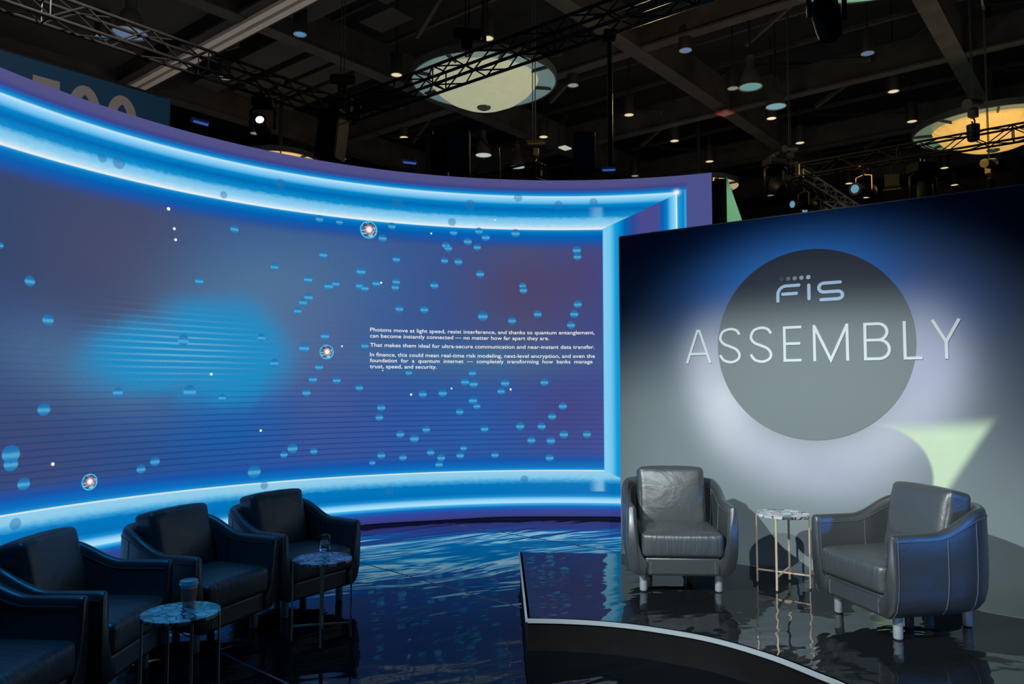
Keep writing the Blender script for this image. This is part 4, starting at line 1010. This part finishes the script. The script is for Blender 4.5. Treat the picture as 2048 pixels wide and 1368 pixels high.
# tall post right of the left speaker
t = thing('panel_tower', atY(876, 345, 10.6) * Vector((1, 1, 0)) if False else Vector((atY(876, 345, 10.6).x, 10.6, 0)), 0, 'tall dark panel tower with two light brown edge strips behind the video wall', 'tower')
zt = atY(858, 268, 10.6).z
MB().box((.02, .10, (zt - .02) / 2), (.24, .30, zt - .02)).build('panel', M_black, t)
for x in (-.155, -.095): MB().prism([(x - .022, -.05), (x + .022, -.05), (x + .022, .06), (x - .022, .06)], 0, zt + (x + .12) * 1.6).build('edge_strip', pbr('brown_edge_strip', (.6, .40, .26), .6), t)
# black end panel and green slanted board right of the video wall
e0 = atY(1436, 420, 9.25)
t = MB().box((0, 0, 2.05), (.13, .30, 4.10)).build('end_panel', pbr('matt_black_panel', (.006, .007, .007), .8), loc=(e0.x, 9.25, 0)); tag(t, 'matt black end panel between the video wall and the green board', 'panel')
Yg = 9.9; g0, g1, g2 = atY(1451, 352, Yg), atY(1483, 444, Yg), atY(1451, 447, Yg)
t = MB().prism([(0, 0), (g1.x - g0.x + (g0.z) * .0 + (g1.x - g0.x) * (g1.z / (g0.z - g1.z)), 0), (0, g0.z)], -.04, .04, Matrix.Rotation(PI / 2, 4, 'X')).build('green_board', pbr('mint_green_board', (.20, .60, .30), .6), loc=(g0.x, Yg, 0)); tag(t, 'mint green slanted board standing right of the video wall end', 'board')
# hall banner
bp = at(340, 200, 7.2); bl_ = bp - HA * 9
t = thing('hanging_banner', bp, HR, 'teal hanging banner with large grey digits behind the left of the video wall', 'banner')
m, nt, p = new_mat('teal_banner_cloth'); X.nt = nt; p.inputs['Base Color'].default_value = (.003, .075, .18, 1); p.inputs['Roughness'].default_value = .7
MB().box((-4.5, 0, -1.1), (9, .03, 2.2)).build('cloth', m, t)
MB().tube((-9, 0, .02), (0, 0, .02), .03, 8).build('top_pipe', M_black, t)
nrm = Vector((HA.y, -HA.x, 0))
def ban(x, y):
    r = ray(x, y); o = Vector((0, 0, CAM_Z)); k = (bp - o).dot(nrm) / r.dot(nrm); q = o + r * k; return (q - bp).dot(HA), q.z - bp.z
dg = MB(); u0, v0 = ban(63, 149); u1, _ = ban(119, 162); sw = .17
def band(pts, w=sw): stroke(dg, pts, w, -.026, -.016)
H_ = .95
band([(u1, v0 - sw / 2), (u0 + sw / 2 + .01, v0 - sw / 2), (u0 + sw / 2, v0 - .45)]); band([(u0 + sw / 2, v0 - .45)] + arc((u0 + u1) / 2 - .02, v0 - .66, (u1 - u0) / 2 - sw / 2, .24, 130, -140, 14)[0:])
for xa, xb, yt in ((136, 200, 172), (212, 273, 192)):
    a0, _ = ban(xa, 205 if xa < 200 else 225); a1, _ = ban(xb, 215 if xa < 200 else 232); _, vt = ban((xa + xb) / 2, yt)
    loop = arc((a0 + a1) / 2, vt - H_ / 2, (a1 - a0) / 2 - sw / 2, H_ / 2 - sw / 2, 0, 360, 36); loop[-1] = loop[0]; band(loop)
dg.build('digits', pbr('banner_digits', (.42, .40, .40), .8), t)
for z in (.75, .95):
    pass
# red-framed sign at the beam crossing, sprinkler cable and sagging cables
t = thing('ceiling_sign', at(1450, 226, 10.45), .6, 'small red-rimmed square panel under the crossing of the two beams', 'ceiling panel')
MB().box((0, 0, 0), (.46, .46, .05)).build('panel', pbr('red_panel', (.6, .10, .10), .5), t, bevel=.01); MB().box((0, 0, -.03), (.34, .34, .02)).build('face', pbr('pink_face', (.7, .3, .3), .5), t)
MB().path([(0, 0, .02), (.12, .05, .35), (-.1, 0, .6), (-.05, 0, .9)], .012, 6).build('cable', M_truss, t)
def cable(name, pts, r, label, mat=None):
    o = MB().path(spline([tuple(q) for q in pts], 8), r, 6).build(name, mat or M_truss, smooth=True); return tag(o, label, 'cable')
c0, c1 = atY(722, 250, 11.5), atY(852, 270, 11.5)
cable('sagging_cable', [corner + Vector((.16, 0, -.16)), atY(765, 271, 11.5), atY(808, 277, 11.5), c1], .010, 'pale cable sagging from the truss corner to the tall panel tower', pbr('tan_cable', (.6, .45, .28), .6))
cable('sling_cable', [atY(872, 268, 12), atY(924, 241, 12), atY(974, 290, 12), atY(990, 303, 12), atY(1000, 350, 12), Vector((-.15, 12, 0.0))], .010, 'dark sling rope forming a peak above the middle speaker')
cable('drooping_cable', [atY(967, 318, 11.5), atY(955, 338, 11.5), atY(941, 352, 11.5), atY(925, 362, 11.5), Vector((-.75, 11.5, 2.0)), Vector((-.8, 11.5, 0.0))], .009, 'thin cable dropping from the bell lamp to the video wall')
t = thing('lit_ceiling_tile', at(1130, 296, 9.8), HR, 'small pale rectangular lamp to the left of the right loudspeaker', 'lamp')
MB().box((0, 0, 0), (.40, .28, .05)).build('diffuser', tone('pale_tile', (178, 182, 160)), t, bevel=.01); MB().tube((0, 0, .02), (0, 0, DECK - 9.8), .015, 6).build('stem', M_can, t)

# things hang with children parented through their empties; give every copy its own name suffix automatically
bpy.context.view_layer.update()
